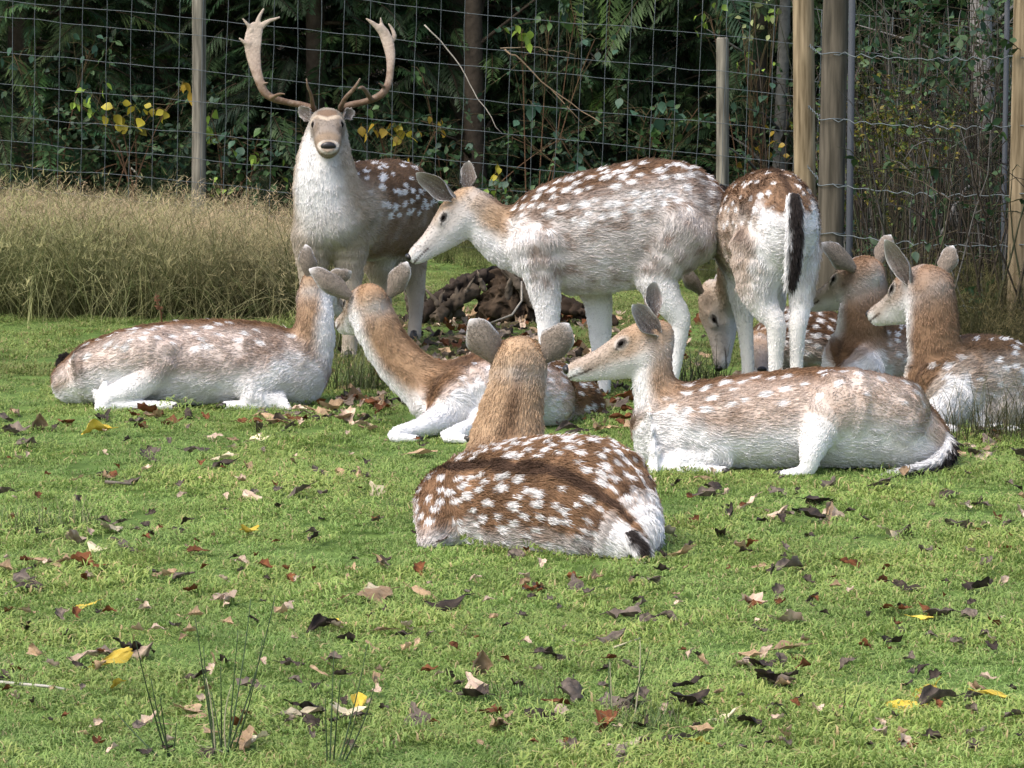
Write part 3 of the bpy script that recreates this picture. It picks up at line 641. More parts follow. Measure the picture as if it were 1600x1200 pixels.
def mesh_fence():
    root = empty('wire_mesh_fence', (0, YF, fence_ground(0)), 'tall wire mesh deer fence with square grid behind the herd', 'fence'); off = np.array([0, YF, fence_ground(0)])
    hs = [.03, .11, .274, .44, .61, .826, 1.04, 1.27, 1.383, 1.62, 1.86]; xs = np.arange(-6.2, 6.3, .05)
    for k, h in enumerate(hs):
        P = np.stack([xs, np.full_like(xs, YF - .055), fence_ground(xs) + h], -1); q = np.stack([xs, 0 * xs + k, 0 * xs], -1)
        P[:, 2] += .012 * vnoise(q, .8, 60 + k) + .006 * vnoise(q, 5, 80 + k) - .012 * np.abs(np.sin((xs + 2.17) / 3.6 * np.pi))
        mb = MB(); mb.tube(P - off, .0021, 5); obj('line_wire', mb.mesh('line_wire'), M_wire, root)
    for k, x in enumerate(np.arange(-6.1, 6.2, .16)):
        x = x + random.uniform(-.008, .008); zz = np.linspace(.03, 1.86, 16); q = np.stack([zz, 0 * zz + k, 0 * zz], -1)
        P = np.stack([x + .05 * (zz - .9) * .6 + .006 * vnoise(q, 4, 90), np.full_like(zz, YF - .0595), fence_ground(x) + zz], -1)
        mb = MB(); mb.tube(P - off, .0018, 5); obj('stay_wire', mb.mesh('stay_wire'), M_wire, root)
    for (xb, xt, h, r, mt, sd_) in ((-2.14, -2.105, 1.95, .048, M_post, 1), (1.43, 1.42, 1.60, .044, M_post, 2), (-5.75, -5.73, 1.95, .048, M_post, 3), (5.0, 5.02, 1.95, .048, M_post, 4)):
        post(root, (xb, 0, fence_ground(xb) - .2 - off[2]), (xt, 0, fence_ground(xb) + h - off[2]), r, mt, seed=sd_)
mesh_fence()
def near_fence():
    Ya, Yb, Yc = 16.0, 15.2, 17.4; xa, xb, xc = W(1298, 400, Ya)[0], W(1594, 400, Yb)[0], W(1260, 300, Yc)[0]
    root = empty('strand_fence', (xa, Ya, 0), 'strand wire fence on thick round poles at the right edge', 'fence'); off = np.array([xa, Ya, 0])
    post(root, np.array([xa, Ya, -.25]) - off, np.array([xa + .02, Ya, 2.0]) - off, .062, M_postd, seed=5)
    post(root, np.array([xb, Yb, -.25]) - off, np.array([xb, Yb, 2.0]) - off, .054, M_postb, seed=6)
    post(root, np.array([xc, Yc, -.3]) - off, np.array([xc - .025, Yc, 2.0]) - off, .056, M_postb, seed=7)
    post(root, np.array([4.6, 14.4, -.25]) - off, np.array([4.6, 14.4, 2.0]) - off, .054, M_postb, seed=8)
    for k, h in enumerate((.12, .40, .63, .94, 1.25, 1.55, 1.8)):
        L = [np.array([xc, Yc - .06, h + .02]), np.array([xa, Ya - .066, h]), np.array([xb, Yb - .058, h]), np.array([4.6, 14.34, h])]; P = []
        for a, b in zip(L[:-1], L[1:]):
            n = 34
            for i in range(n):
                t = i / n; P.append(a + (b - a) * t + np.array([0, 0, -.02 * math.sin(math.pi * t) + .007 * math.sin(i * 1.9 + k) + .004 * math.sin(i * 4.1)]))
        P.append(L[-1]); mb = MB(); mb.tube(np.array(P) - off, .0024, 5); obj('strand_wire', mb.mesh('strand_wire'), M_wire, root)
        mb = MB(); an = np.linspace(0, 6.6, 22); mb.tube(np.stack([xa + .066 * np.cos(an), Ya + .066 * np.sin(an), h + .004 * np.sin(an * 3)], -1) - off, .0026, 5); obj('wire_tie', mb.mesh('wire_tie'), M_wire, root)
    for px, Y, w in ((1328, 16.35, .016), (1569, 15.9, .012)):
        x = W(px, 300, Y)[0]; mb = MB()
        for dx, dy, sx, sy in ((0, 0, w, .003), (0, w, .003, w)):     # L-section steel stake
            z0, z1 = -.3, 1.95; c = np.array([[-sx, -sy], [sx, -sy], [sx, sy], [-sx, sy]]) + [dx, dy]
            V = [[x + a, Y + b, z] for z in (z0, z1) for a, b in c]; mb.add(np.array(V) - off, [[0, 1, 5, 4], [1, 2, 6, 5], [2, 3, 7, 6], [3, 0, 4, 7], [4, 5, 6, 7]])
        obj('steel_stake', mb.mesh('steel_stake', False), M_stake, root)
M_stake = mat_plain('blue_grey_steel', (.05, .058, .068), .7, .3, .1)
near_fence()

# ------------------------------------------------------------------ leaves and sprays used in the foliage behind the fence
def leaf_grid(mb, base, d, nrm, L, w, c0, c1, fold=.25, bend=.3, nu=4, point=1.3):
    d = d / np.linalg.norm(d); nrm = nrm - (nrm @ d) * d; nrm = nrm / (np.linalg.norm(nrm) + 1e-9); s_ = np.cross(d, nrm); V = []; C = []
    for i in range(nu + 1):
        t = i / nu; hw = w * (math.sin(math.pi * min(.999, t ** .75 * .96 + .02))) ** point
        for j in (-1, 0, 1):
            V.append(base + d * L * t * math.cos(bend * t) + nrm * (-L * bend * t * t * .5 + fold * abs(j) * hw) + s_ * hw * j); C.append(np.array(c0) * (1 - t) + np.array(c1) * t)
    Q = [[3 * i + j, 3 * i + j + 1, 3 * i + 4 + j, 3 * i + 3 + j] for i in range(nu) for j in (0, 1)]
    mb.add(np.array(V), Q, None, np.array(C))
def rv(): v = np.array([random.gauss(0, 1) for _ in range(3)]); return v / np.linalg.norm(v)
def conifer_spray():
    mb = MB(); L = .5; droop = random.uniform(.5, 1.0); pts = []
    for i in range(9): t = i / 8; pts.append(np.array([L * t, 0, -droop * L * t * t * .5]))
    mb.tube(pts, np.linspace(.004, .001, 9), 4, (.05, .035, .02), False)
    for i in range(1, 26):
        t = i / 26; p = np.array([L * t, 0, -droop * L * t * t * .5])
        for sg in (-1, 1):
            l = .17 * (1 - t * .75) * random.uniform(.7, 1.2); d = np.array([.75, sg * .7, random.uniform(-.55, .02)]); d /= np.linalg.norm(d)
            g = random.uniform(.7, 1.3); c0 = np.array([.022, .046, .018]) * g; c1 = np.array([.05, .095, .034]) * g
            leaf_grid(mb, p, d, np.array([0, 0, 1.]), l, .007, c0, c1, .1, .4, 2, .7)
            for q in range(3):
                leaf_grid(mb, p + d * l * (.25 + .25 * q), d + np.array([.5, -sg * .6, -.1]) * (1 if q % 2 else -.5), np.array([0, 0, 1.]), l * .4, .005, c0, c1, .1, .3, 1, .7)
    return mb
def broad_sprig(pal, n=9, size=.06, stemc=(.06, .045, .02)):
    mb = MB(); P = [np.zeros(3)]
    d = np.array([1, 0, .2])
    for i in range(6): d = d + np.array([0, random.gauss(0, .2), random.gauss(-.08, .15)]); P.append(P[-1] + d / np.linalg.norm(d) * .07)
    mb.tube(P, np.linspace(.003, .0012, 7), 4, stemc, False)
    for k in range(n):
        p = P[random.randint(1, 6)]; c = np.array(random.choice(pal)) * random.uniform(.75, 1.25); dd = rv() * .8 + np.array([.5, 0, -.1]); nn = np.array([0, -.35, 1.]) + rv() * .5
        leaf_grid(mb, p, dd, nn, size * random.uniform(.7, 1.3), size * .3, c * .85, c, .18, .35, 4)
    return mb
V_con = [variant('conifer_spray', conifer_spray(), M_fol) for _ in range(5)]
DG = [(.03, .065, .025), (.022, .05, .028), (.045, .085, .03)]
V_brd = [variant('leaf_sprig', broad_sprig(DG, 10, .055), M_fol) for _ in range(5)]
YG = [(.22, .24, .03), (.14, .2, .035), (.3, .24, .03), (.09, .14, .03)]
V_yel = [variant('yellow_sprig', broad_sprig(YG, 11, .035), M_fol) for _ in range(4)]

def trunk_mesh(h, r, bend=.1, seed=0, n=10, col=(.085, .068, .05)):
    rr = random.Random(seed); mb = MB(); P = []; ph = rr.uniform(0, 6)
    for i in range(14): t = i / 13; P.append([bend * math.sin(t * 3 + ph) - bend * math.sin(ph), bend * .6 * math.sin(t * 2.2 + ph), -.15 + (h + .15) * t])
    mb.tube(P, np.array([r * (1 + .7 * max(0, .12 - i / 13) / .12) * (1 - .8 * i / 13) for i in range(14)]), n, col)
    return mb, np.array(P)
def evergreen(x, y, h, rad, nlow, nup, label, seed, tintb=1.):
    z0 = tz(x, y); root = empty('evergreen_tree', (x, y, z0), label, 'tree', 'evergreen trees behind the mesh fence'); r = np.random.default_rng(seed)
    mb, P = trunk_mesh(h, .09, .08, seed); 
    for k in range(26):         # limbs
        t = r.uniform(.03, .95); b = np.array([np.interp(t, np.linspace(0, 1, 14), P[:, i]) for i in range(3)]); az = r.uniform(0, 6.28); l = rad * (1 - .7 * t) * r.uniform(.7, 1.0)
        L = [b + np.array([math.cos(az), math.sin(az), 0]) * l * q + np.array([0, 0, .1 * l * q - .35 * l * q * q]) for q in np.linspace(0, 1, 5)]
        mb.tube(L, np.linspace(.018, .004, 5), 5, (.06, .045, .03))
    obj('trunk', mb.mesh('trunk'), M_bark, root)
    zz = np.concatenate([r.uniform(.0, 2.1, nlow), r.uniform(2.0, h, nup)]); n = len(zz); az = r.uniform(0, 6.28, n)
    R = rad * (1 - .75 * np.clip((zz - .5) / h, 0, 1)) * np.sqrt(r.random(n)) * .95
    Pp = np.stack([R * np.cos(az), R * np.sin(az), zz], -1); nn = vnoise(Pp + seed, 2.0, seed); keep = nn > -.38
    Pp, az, nn, zz = Pp[keep], az[keep], nn[keep], zz[keep]; n = len(Pp)
    s = np.where(zz > 2.05, r.uniform(1.4, 2.2, n), r.uniform(.6, 1.15, n)); rot = np.stack([r.normal(0, .25, n), r.normal(.15, .3, n), az + r.normal(0, .5, n)], -1)
    tint = np.clip((1 + .3 * r.normal(0, 1, n) + .3 * nn), .45, 1.9)[:, None] * np.stack([1 + .12 * r.normal(0, 1, n), np.ones(n), 1 + .2 * r.normal(0, 1, n)], -1) * tintb
    scatter('crown', V_con, Pp, rot, np.stack([s, s, s], -1), tint, root)
tl = ['dark evergreen tree with drooping sprays behind the mesh fence'] * 2
for k, (x, y, rad) in enumerate([(-4.9, 25.2, 1.2), (-3.6, 24.9, 1.15), (-2.55, 25.5, 1.2), (-1.45, 24.8, 1.1), (-.35, 25.3, 1.15), (.75, 25.6, 1.1), (1.8, 25.1, 1.15), (2.9, 25.8, 1.2), (4.2, 25.4, 1.2)]):
    evergreen(x, y, 5.5 + .5 * math.sin(k * 2.1), rad, 520, 130, tl[0], 500 + k, 1.0 + .25 * math.sin(k * 1.7))
for k, x in enumerate(np.arange(-6.2, 7, 1.25)):
    evergreen(x + .3 * math.sin(k * 3), 28.3 + .9 * math.sin(k * 1.3), 7, 1.35, 330, 150, 'taller evergreen tree in the dark second row behind the fence', 600 + k, .8)
def far_wood():
    n = 3000; X = rng.uniform(-13, 13, n); Yv = rng.uniform(31, 38, n); Z = rng.uniform(0, 5.5, n) + terrain(X, Yv)
    s = rng.uniform(1.8, 3, n); rot = np.stack([rng.normal(0, .4, n), rng.normal(.2, .4, n), rng.uniform(0, 6.28, n)], -1)
    tag(scatter('far_woodland', V_con, np.stack([X, Yv, Z], -1), rot, np.stack([s, s, s], -1), rng.uniform(.5, 1.1, (n, 1)) * np.ones(3)), 'dense dark woodland closing off the view', 'woodland')
far_wood()

# --- brambles, saplings and sprigs at the fence: single leaves that can be told apart
LEAFC = dict(yellow=(.42, .36, .04), lime=(.25, .38, .06), green=(.075, .15, .045), blue=(.055, .12, .075), gold=(.36, .25, .03), pale=(.32, .36, .16))
leaf_cache = {}
def leaf_obj(parent, p, size, colname, shape='round'):
    key = (colname, shape, random.randint(0, 2))
    if key not in leaf_cache:
        mb = MB(); c = np.array(LEAFC[colname]); leaf_grid(mb, np.zeros(3), np.array([1., 0, 0]), np.array([0, 0, 1.]), 1., .36 if shape == 'round' else .24, c * .75, c * 1.1, random.uniform(.1, .35), random.uniform(.1, .6), 6)
        mb.tube([[-.25, 0, .02], [-.1, 0, .03], [.05, 0, 0]], [.012, .012, .012], 4, c * .7, False)
        leaf_cache[key] = mb.mesh('leaf'); leaf_cache[key].materials.append(M_bleaf)
    o = bpy.data.objects.new('leaf', leaf_cache[key]); COL.objects.link(o); o.parent = parent; o.location = p
    o.rotation_euler = (random.gauss(-.5, .5), random.gauss(.75, .45), random.uniform(0, 6.28)); o.scale = (size,) * 3
    return o
def bramble(label, name, clusters, foot, Y, under=60, pal=None):
    fxp = W(foot, 330, Y)[0]; z0 = tz(fxp, Y); root = empty(name, (fxp, Y, z0), label, 'bush', 'leafy bushes along the mesh fence'); off = np.array([fxp, Y, z0]); mb = MB()
    for (px, py, n, sx, sy, col, size) in clusters:
        q = W(px, py, Y) - off; a = np.array([random.uniform(-.1, .1), .15, 0]); mid = (a + q) * .5 + np.array([0, .1, .25])
        P = [(1 - t) ** 2 * a + 2 * t * (1 - t) * mid + t * t * q for t in np.linspace(0, 1, 12)]; mb.tube(P, np.linspace(.007, .002, 12), 5, (.12, .07, .04))
        for k in range(n):
            p = W(px + random.gauss(0, sx), py + random.gauss(0, sy), Y + random.uniform(-.12, .15)) - off
            if p[2] < .02: continue
            tw = P[random.randint(6, 11)]; mb.tube([tw, (tw + p) * .5 + np.array([0, 0, .03]), p], [.002, .0015, .001], 4, (.1, .08, .04), False)
            leaf_obj(root, p, size * random.uniform(.8, 1.25), col, 'round')
    obj('cane', mb.mesh('cane'), M_twig, root)
    n = under; ct = [W(c[0], c[1], Y) - off for c in clusters]; Pp = []
    for k in range(n): b = random.choice(ct) * random.uniform(.15, 1.05); Pp.append(b + np.array([random.gauss(0, .22), random.uniform(.0, .45), random.gauss(0, .14)]))
    Pp = np.array(Pp); Pp[:, 2] = np.maximum(Pp[:, 2], .03); s = rng.uniform(.6, 1.2, n)
    scatter('foliage', V_brd, Pp, np.stack([rng.normal(0, .5, n), rng.normal(0, .5, n), rng.uniform(0, 6.28, n)], -1), np.stack([s, s, s], -1), rng.uniform(.7, 1.7, (n, 1)) * np.ones(3), root)
bramble('bush with a cluster of yellow leaves left of the weathered post', 'yellow_leaved_bush', [(150, 150, 6, 16, 12, 'lime', .075), (178, 170, 6, 12, 12, 'yellow', .08), (210, 185, 7, 12, 14, 'yellow', .085), (248, 168, 6, 12, 12, 'yellow', .08), (284, 140, 5, 9, 9, 'gold', .08), (125, 165, 5, 14, 10, 'lime', .06)], 190, 23.35, 60)
bramble('green bramble with round leaves right of the weathered post', 'green_bramble', [(330, 185, 5, 12, 12, 'lime', .075), (360, 215, 7, 20, 16, 'blue', .085), (405, 215, 6, 18, 14, 'green', .085), (410, 248, 8, 20, 12, 'lime', .065), (340, 300, 7, 14, 12, 'lime', .055), (395, 285, 8, 26, 16, 'green', .06), (345, 230, 5, 14, 10, 'lime', .06)], 365, 23.4, 70)
bramble('bush with drooping yellow leaves just right of the antlers of the buck', 'drooping_yellow_bush', [(590, 205, 8, 14, 8, 'gold', .085), (625, 208, 6, 10, 8, 'yellow', .08), (690, 195, 5, 9, 16, 'gold', .055), (640, 240, 6, 20, 16, 'gold', .05), (575, 175, 5, 14, 10, 'green', .07)], 610, 23.5, 70)
bramble('sprig of bright lime leaves hanging in the dark gap', 'lime_leaved_sapling', [(815, 52, 9, 15, 9, 'lime', .075), (860, 25, 8, 18, 10, 'green', .08), (930, 60, 9, 22, 16, 'blue', .07), (900, 20, 6, 20, 9, 'blue', .08)], 835, 23.5, 30)
bramble('bramble with broad blue green leaves above the back of the standing doe', 'blue_green_bramble', [(1010, 180, 8, 22, 12, 'blue', .09), (1050, 175, 8, 20, 14, 'blue', .1), (1090, 170, 7, 18, 12, 'blue', .09), (1020, 212, 8, 22, 9, 'green', .08), (880, 215, 6, 14, 9, 'blue', .08), (830, 160, 6, 16, 12, 'blue', .085), (800, 215, 5, 12, 12, 'green', .07), (905, 245, 4, 10, 12, 'blue', .08)], 990, 23.45, 70)
bramble('thin yellow sprig behind the ears of the standing doe', 'thin_yellow_sprig', [(774, 270, 5, 4, 9, 'yellow', .055), (776, 298, 6, 6, 9, 'lime', .05), (800, 300, 5, 14, 10, 'blue', .07), (700, 285, 6, 18, 14, 'green', .06)], 780, 22.75, 25)
bramble('pale leaved shrub hanging over the short post', 'pale_leaved_shrub', [(1180, 20, 10, 22, 14, 'pale', .055), (1215, 25, 9, 16, 14, 'lime', .05), (1160, 45, 8, 20, 16, 'pale', .05), (1110, 25, 8, 18, 12, 'lime', .055), (1180, 95, 7, 26, 14, 'lime', .04), (1175, 150, 8, 24, 10, 'blue', .08), (1200, 230, 9, 24, 16, 'gold', .06)], 1185, 23.6, 60)
bramble('dark leafy undergrowth at the left end of the fence', 'dark_undergrowth', [(30, 90, 7, 26, 14, 'blue', .07), (60, 250, 9, 40, 18, 'green', .06), (140, 80, 8, 24, 14, 'blue', .06), (40, 190, 8, 36, 14, 'blue', .06), (240, 265, 9, 30, 14, 'green', .06)], 80, 23.7, 80)
bramble('low green undergrowth between the two weathered posts', 'low_undergrowth', [(480, 285, 8, 26, 14, 'green', .055), (700, 230, 8, 24, 14, 'blue', .06), (940, 190, 6, 20, 14, 'green', .06), (660, 120, 8, 20, 20, 'green', .055), (450, 200, 8, 18, 18, 'green', .055)], 690, 23.9, 80)

# --- bare twig thickets on the right, between the strand fence and the trees
def thicket(label, x0, x1, y0, y1, n, seed, leaves=60, ymax=1.9):
    r = random.Random(seed); xm = (x0 + x1) / 2; ym = (y0 + y1) / 2; z0 = tz(xm, ym); root = empty('twig_thicket', (xm, ym, z0), label, 'bush', 'bare twig thickets on the right'); off = np.array([xm, ym, z0]); mb = MB()
    for k in range(n):
        x, y = r.uniform(x0, x1), r.uniform(y0, y1); h = r.uniform(.7, ymax); ln = r.gauss(0, .14); g = r.uniform(.3, 1.15); c = np.array(r.choice([(.075, .06, .045), (.05, .04, .028), (.11, .105, .095), (.05, .055, .03)])) * g
        P = [np.array([x + ln * h * t + .02 * math.sin(5 * t + k), y + .1 * h * t * r.uniform(-1, 1), tz(x, y) - .02 + h * t]) - off for t in np.linspace(0, 1, 6)]
        mb.tube(P, np.linspace(r.uniform(.004, .009), .0015, 6), 4, c, False)
        for q in range(r.randint(1, 4)):
            i = r.randint(2, 5); a = P[i]; d = np.array([r.uniform(-1, 1), r.uniform(-.6, .6), r.uniform(-.3, 1)]) * r.uniform(.1, .35); mb.tube([a, a + d * .5 + np.array([0, 0, .02]), a + d], [.003, .002, .001], 4, c, False)
    o = obj('twigs', mb.mesh('twigs'), M_twig, root); o['kind'] = 'stuff'
    if leaves:
        rr = np.random.default_rng(seed); Pp = np.stack([rr.uniform(x0, x1, leaves), rr.uniform(y0, y1, leaves), rr.uniform(.15, 1.75, leaves)], -1) - off; Pp[:, 2] += z0; s = rr.uniform(.5, 1.1, leaves)
        scatter('sparse_leaves', V_brd, Pp, np.stack([rr.normal(0, .6, leaves), rr.normal(0, .6, leaves), rr.uniform(0, 6.28, leaves)], -1), np.stack([s, s, s], -1), rr.uniform(.6, 1.5, (leaves, 1)) * np.ones(3), root)
thicket('brown twig thicket with a few leaves behind the steel stake', 1.9, 2.75, 18.2, 20.5, 230, 31, 200)
thicket('dense grey twig thicket beside the pale trunk', 2.5, 3.35, 18.6, 21, 260, 32, 150)
thicket('dark twig thicket filling the far right edge', 3.1, 4.6, 17.2, 21, 260, 33, 170)
thicket('tangle of bare stems behind the mesh fence on the right', 1.7, 4.5, 23.4, 24.4, 260, 34, 120)
def yellow_bush():
    x, y = W(1400, 220, 18.0)[0], 18.0; z0 = tz(x, y); root = empty('yellow_green_bush', (x, y, z0), 'yellow green leafy bush seen between the thick poles', 'bush'); mb = MB(); r = np.random.default_rng(77); Pp = []
    for k in range(16):
        q = W(r.uniform(1335, 1465), r.uniform(135, 300), 18 + r.uniform(-.25, .25)) - np.array([x, y, z0]); mb.tube([np.array([r.normal(0, .06), 0, -.02]), q * .5 + np.array([r.normal(0, .06), 0, .15]), q], [.008, .005, .002], 5, (.1, .08, .05))
        for j in range(9): Pp.append(q + r.normal(0, .07, 3))
    obj('stem', mb.mesh('stem'), M_twig, root); Pp = np.array(Pp); n = len(Pp); s = r.uniform(.5, 1.0, n)
    scatter('foliage', V_yel, Pp, np.stack([r.normal(0, .5, n), r.normal(0, .5, n), r.uniform(0, 6.28, n)], -1), np.stack([s, s, s], -1), r.uniform(.35, .9, (n, 1)) * np.ones(3), root)
yellow_bush()
thicket('low dark brush just behind the two brown naped does', 1.85, 3.3, 14.9, 17.2, 240, 35, 160, 1.0)
def bare_trunk(px, Y, r, lean, label, col, h=4.5, seed=0):
    x = W(px, 300, Y)[0]; z0 = tz(x, Y); root = empty('bare_trunk_tree', (x, Y, z0), label, 'tree'); mb, P = trunk_mesh(h, r, lean, seed, 12, col); obj('trunk', mb.mesh('trunk'), M_bark, root); mb = MB()
    rr = random.Random(seed)
    for k in range(14):
        t = rr.uniform(.15, 1); b = np.array([np.interp(t, np.linspace(0, 1, 14), P[:, i]) for i in range(3)]); az = rr.uniform(0, 6.28); d = np.array([math.cos(az), math.sin(az), rr.uniform(.1, .9)]); l = rr.uniform(.4, 1.1)
        mb.tube([b, b + d * l * .5 + np.array([0, 0, .05]), b + d * l], [.02 * (1.2 - t), .01 * (1.2 - t), .003], 5, np.array(col) * .8)
    obj('branch', mb.mesh('branch'), M_bark, root)
bare_trunk(1540, 20.6, .10, .07, 'pale grey mottled tree trunk between the thickets at right', (.2, .19, .18), 4.5, 3)
bare_trunk(745, 24.2, .09, .05, 'dark bare trunk behind the mesh at the centre', (.05, .04, .03), 4.5, 5)
bare_trunk(1215, 24.0, .06, .05, 'thin grey trunk behind the short post', (.1, .1, .09), 4.5, 6)

def stick(label, pts, r, col, name='dead_branch', fork=True):
    P = np.array([W(*p) for p in pts]); b = P[0].copy(); root = empty(name, b, label, 'branch'); mb = MB(); n = len(P); t = np.linspace(0, 1, n); tt = np.linspace(0, 1, 14)
    Q = np.stack([np.interp(tt, t, P[:, i]) for i in range(3)], -1) + np.random.default_rng(len(label)).normal(0, .006, (14, 3)); mb.tube(Q - b, np.linspace(r, r * .45, 14), 6, col)
    obj('stem', mb.mesh('stem'), M_twig, root)
    if fork:
        mb = MB(); a = Q[7] - b; e = Q[11] - b; d = np.array([.0, .03, -.12]); mb.tube([a, a * .5 + e * .5 + d * .5, e + d], [r * .6, r * .45, r * .25], 5, col); obj('side_twig', mb.mesh('side_twig'), M_twig, root)
stick('long pale dead stem hanging behind the fence above the doe', [(664, 36, 23.3), (715, 95, 23.3), (745, 150, 23.25), (786, 210, 23.2)], .0055, (.34, .31, .26), fork=False)
stick('brown arching branch behind the fence over the standing doe', [(790, 80, 23.5), (815, 95, 23.5), (850, 132, 23.5), (905, 172, 23.5), (960, 205, 23.45)], .007, (.22, .16, .1))
stick('thin horizontal dead branch behind the fence', [(780, 76, 23.6), (840, 74, 23.6), (900, 86, 23.6)], .005, (.2, .16, .11))
stick('leaning grey dead branch in the thicket at right', [(1430, 440, 17.6), (1465, 375, 17.6), (1490, 328, 17.6), (1512, 290, 17.6)], .016, (.12, .115, .11), fork=False)
stick('thin dead stem low behind the fence at left', [(205, 262, 23.2), (222, 280, 23.2)], .006, (.3, .28, .22), fork=False)

# ------------------------------------------------------------------ rotten stump with roots behind the does
def stump():
    Y = 15.7; c = W(745, 470, Y); c[2] = 0; root = empty('rotten_stump', c, 'dark rotten tree stump with splintered roots behind the lying does', 'stump'); s = FPX / Y
    def T(rows, k=.03): return Tube('wood', [[*(W(px, py, Y + dY) - c), w / s, w / s, w / s] for px, py, dY, w in rows], (0, -1, .2), k)
    def piece(name, tubes, col, rough=.022, sd_=0):
        V, Q = build_sdf(tubes, .008); n = vnoise(V * np.array([1.3, 1.3, .3]), 42, sd_) * rough * 1.3 + vnoise(V, 75, sd_ + 1) * .009 - np.abs(vnoise(V * np.array([1.6, 1.6, .25]), 30, sd_ + 8)) * rough
        cen = np.mean([t.C.mean(0) for t in tubes], 0); d = V - cen; d /= np.linalg.norm(d, axis=1)[:, None]; cc = np.array(col) * .62 * (1 + .9 * vnoise(V * np.array([1, 1, .4]), 30, sd_ + 2))[:, None]
        obj(name, mesh_np(name, V + d * n[:, None], Q, col=np.clip(cc, .008, .5)), M_bark, root)
    piece('trunk_base', [T([(810, 415, .1, 26), (800, 450, .05, 38), (790, 492, 0, 48)]), T([(845, 430, .15, 22), (838, 470, .1, 34), (835, 500, .1, 40)])], (.085, .06, .04), .03, 1)
    piece('root', [T([(775, 428, .05, 12), (730, 440, -.02, 13), (690, 466, -.06, 13), (655, 495, -.1, 14)])], (.05, .038, .03), .02, 3)
    piece('root', [T([(740, 455, -.05, 12), (705, 475, -.12, 11), (680, 500, -.2, 11)])], (.09, .07, .05), .016, 5)
    piece('root', [T([(640, 445, .1, 9), (650, 470, .05, 14), (655, 500, 0, 16)])], (.045, .036, .03), .02, 7)
    piece('root', [T([(865, 470, .0, 15), (905, 485, -.1, 13), (960, 502, -.15, 10)])], (.05, .035, .025), .02, 9)
    for k, (a, b_, w) in enumerate([((640, 470), (652, 428), 4), ((648, 480), (640, 432), 3.5), ((664, 470), (658, 430), 3), ((720, 470), (742, 432), 4), ((755, 450), (745, 420), 3.5), ((700, 480), (722, 452), 3)] + [((random.uniform(770, 860), random.uniform(455, 480)), (random.uniform(770, 862), random.uniform(398, 425)), random.uniform(3, 7)) for _ in range(9)] + [((random.uniform(640, 740), 492), (random.uniform(630, 750), random.uniform(440, 475)), random.uniform(2.5, 5)) for _ in range(6)]):
        piece('splinter', [T([(*a, -.08, w * 1.6), (*((np.array(a) + b_) / 2), -.1, w), (*b_, -.1, w * .45)])], (.16, .13, .1), .006, 20 + k)
    mb = MB(); P = np.array([W(*p) for p in ((815, 440, 15.2), (815, 470, 15.1), (800, 492, 15.0), (765, 505, 14.95))]) - c; mb.tube(P, [.004, .0045, .005, .003], 6, (.3, .27, .22)); obj('bent_twig', mb.mesh('bent_twig'), M_twig, root)
stump()
# --- doe lying on the right, head up, facing left
A = Deer('doe lying side on with raised head in profile, white belly and long white tail', 10.8, 101, vb=.17, vw=.47, vs=.34, nspots=70, mottle=.35, stripe=.4, tan=np.array([.36, .245, .16]), flank=np.array([.56, .455, .385]), rump=.6, neckw=.55)
A.tube('torso', [(1452, 690, 0, 45, 34, 42), (1415, 672, 0, 72, 56, 62), (1350, 660, 0, 86, 78, 72), (1270, 658, 0, 90, 82, 74), (1190, 662, 0, 90, 78, 72), (1115, 668, 0, 82, 74, 68), (1055, 672, 0, 66, 64, 62), (1022, 682, 0, 42, 46, 50)], UP)
A.tube('neck', [(1062, 668, 0, 50, 54, 55), (1037, 630, 0, 36, 38, 42), (1023, 592, 0, 30, 29, 35), (1022, 545, 0, 29, 27, 30)], (1, 0, .3), .05)
A.head((1020, 524, 0), (888, 575, 0), UP, .30)
A.ear((1026, 524, -.045), (985, 476, -.08), (.55, -.8, .1), .034)
A.ear((1018, 492, .03), (1021, 440, .05), (.5, -.85, .1), .03)
A.leg([(1090, 672, -.08, 44), (1122, 705, -.12, 26), (1075, 722, -.14, 17), (1022, 728, -.13, 13), (1070, 733, -.17, 9), (1130, 737, -.18, 8)], .03)
A.leg([(1400, 655, -.05, 62), (1315, 634, -.10, 54), (1283, 668, -.16, 32), (1268, 708, -.2, 18), (1262, 732, -.21, 12), (1240, 741, -.215, 9), (1222, 743, -.22, 8)], .02, w01=(.42, .6))
A.leg([(1080, 700, .1, 30), (1030, 722, .12, 13), (1090, 728, .12, 9)], .02)
A.add_tail([(1462, 676, -.02, 12, 12), (1480, 700, -.06, 15, 13), (1462, 728, -.14, 14, 12), (1420, 741, -.2, 12, 9), (1392, 745, -.22, 6, 5)], (1, 0, -.4), .42)
# --- doe lying on the left, facing right, head turned away
B = Deer('doe lying before the tall dry grass, small black tail tip, head turned away', 12.48, 202, vb=.19, vw=.52, vs=.36, nspots=80, mottle=.4, stripe=.35, tan=np.array([.30, .20, .125]), flank=np.array([.56, .47, .42]), rump=.8, neckw=.6)
B.tube('torso', [(108, 600, 0, 30, 32, 32), (142, 582, 0, 58, 42, 48), (200, 568, 0, 74, 52, 62), (270, 566, 0, 78, 62, 66), (340, 566, 0, 78, 65, 66), (410, 572, 0, 68, 66, 60), (455, 580, 0, 54, 58, 52), (480, 592, 0, 36, 40, 40)], UP)
B.tube('neck', [(455, 582, 0, 46, 42, 48), (484, 545, 0, 32, 30, 36), (490, 505, 0, 28, 27, 31), (490, 462, .03, 25, 25, 26)], (-1, 0, .2), .05)
B.head((492, 442, .04), (528, 474, .28), (-.2, -.3, 1), .29)
B.ear((484, 432, -.01), (476, 383, -.02), (.1, 1, 0), .029)
B.ear((508, 440, .02), (549, 427, .0), (.0, 1, .35), .029)
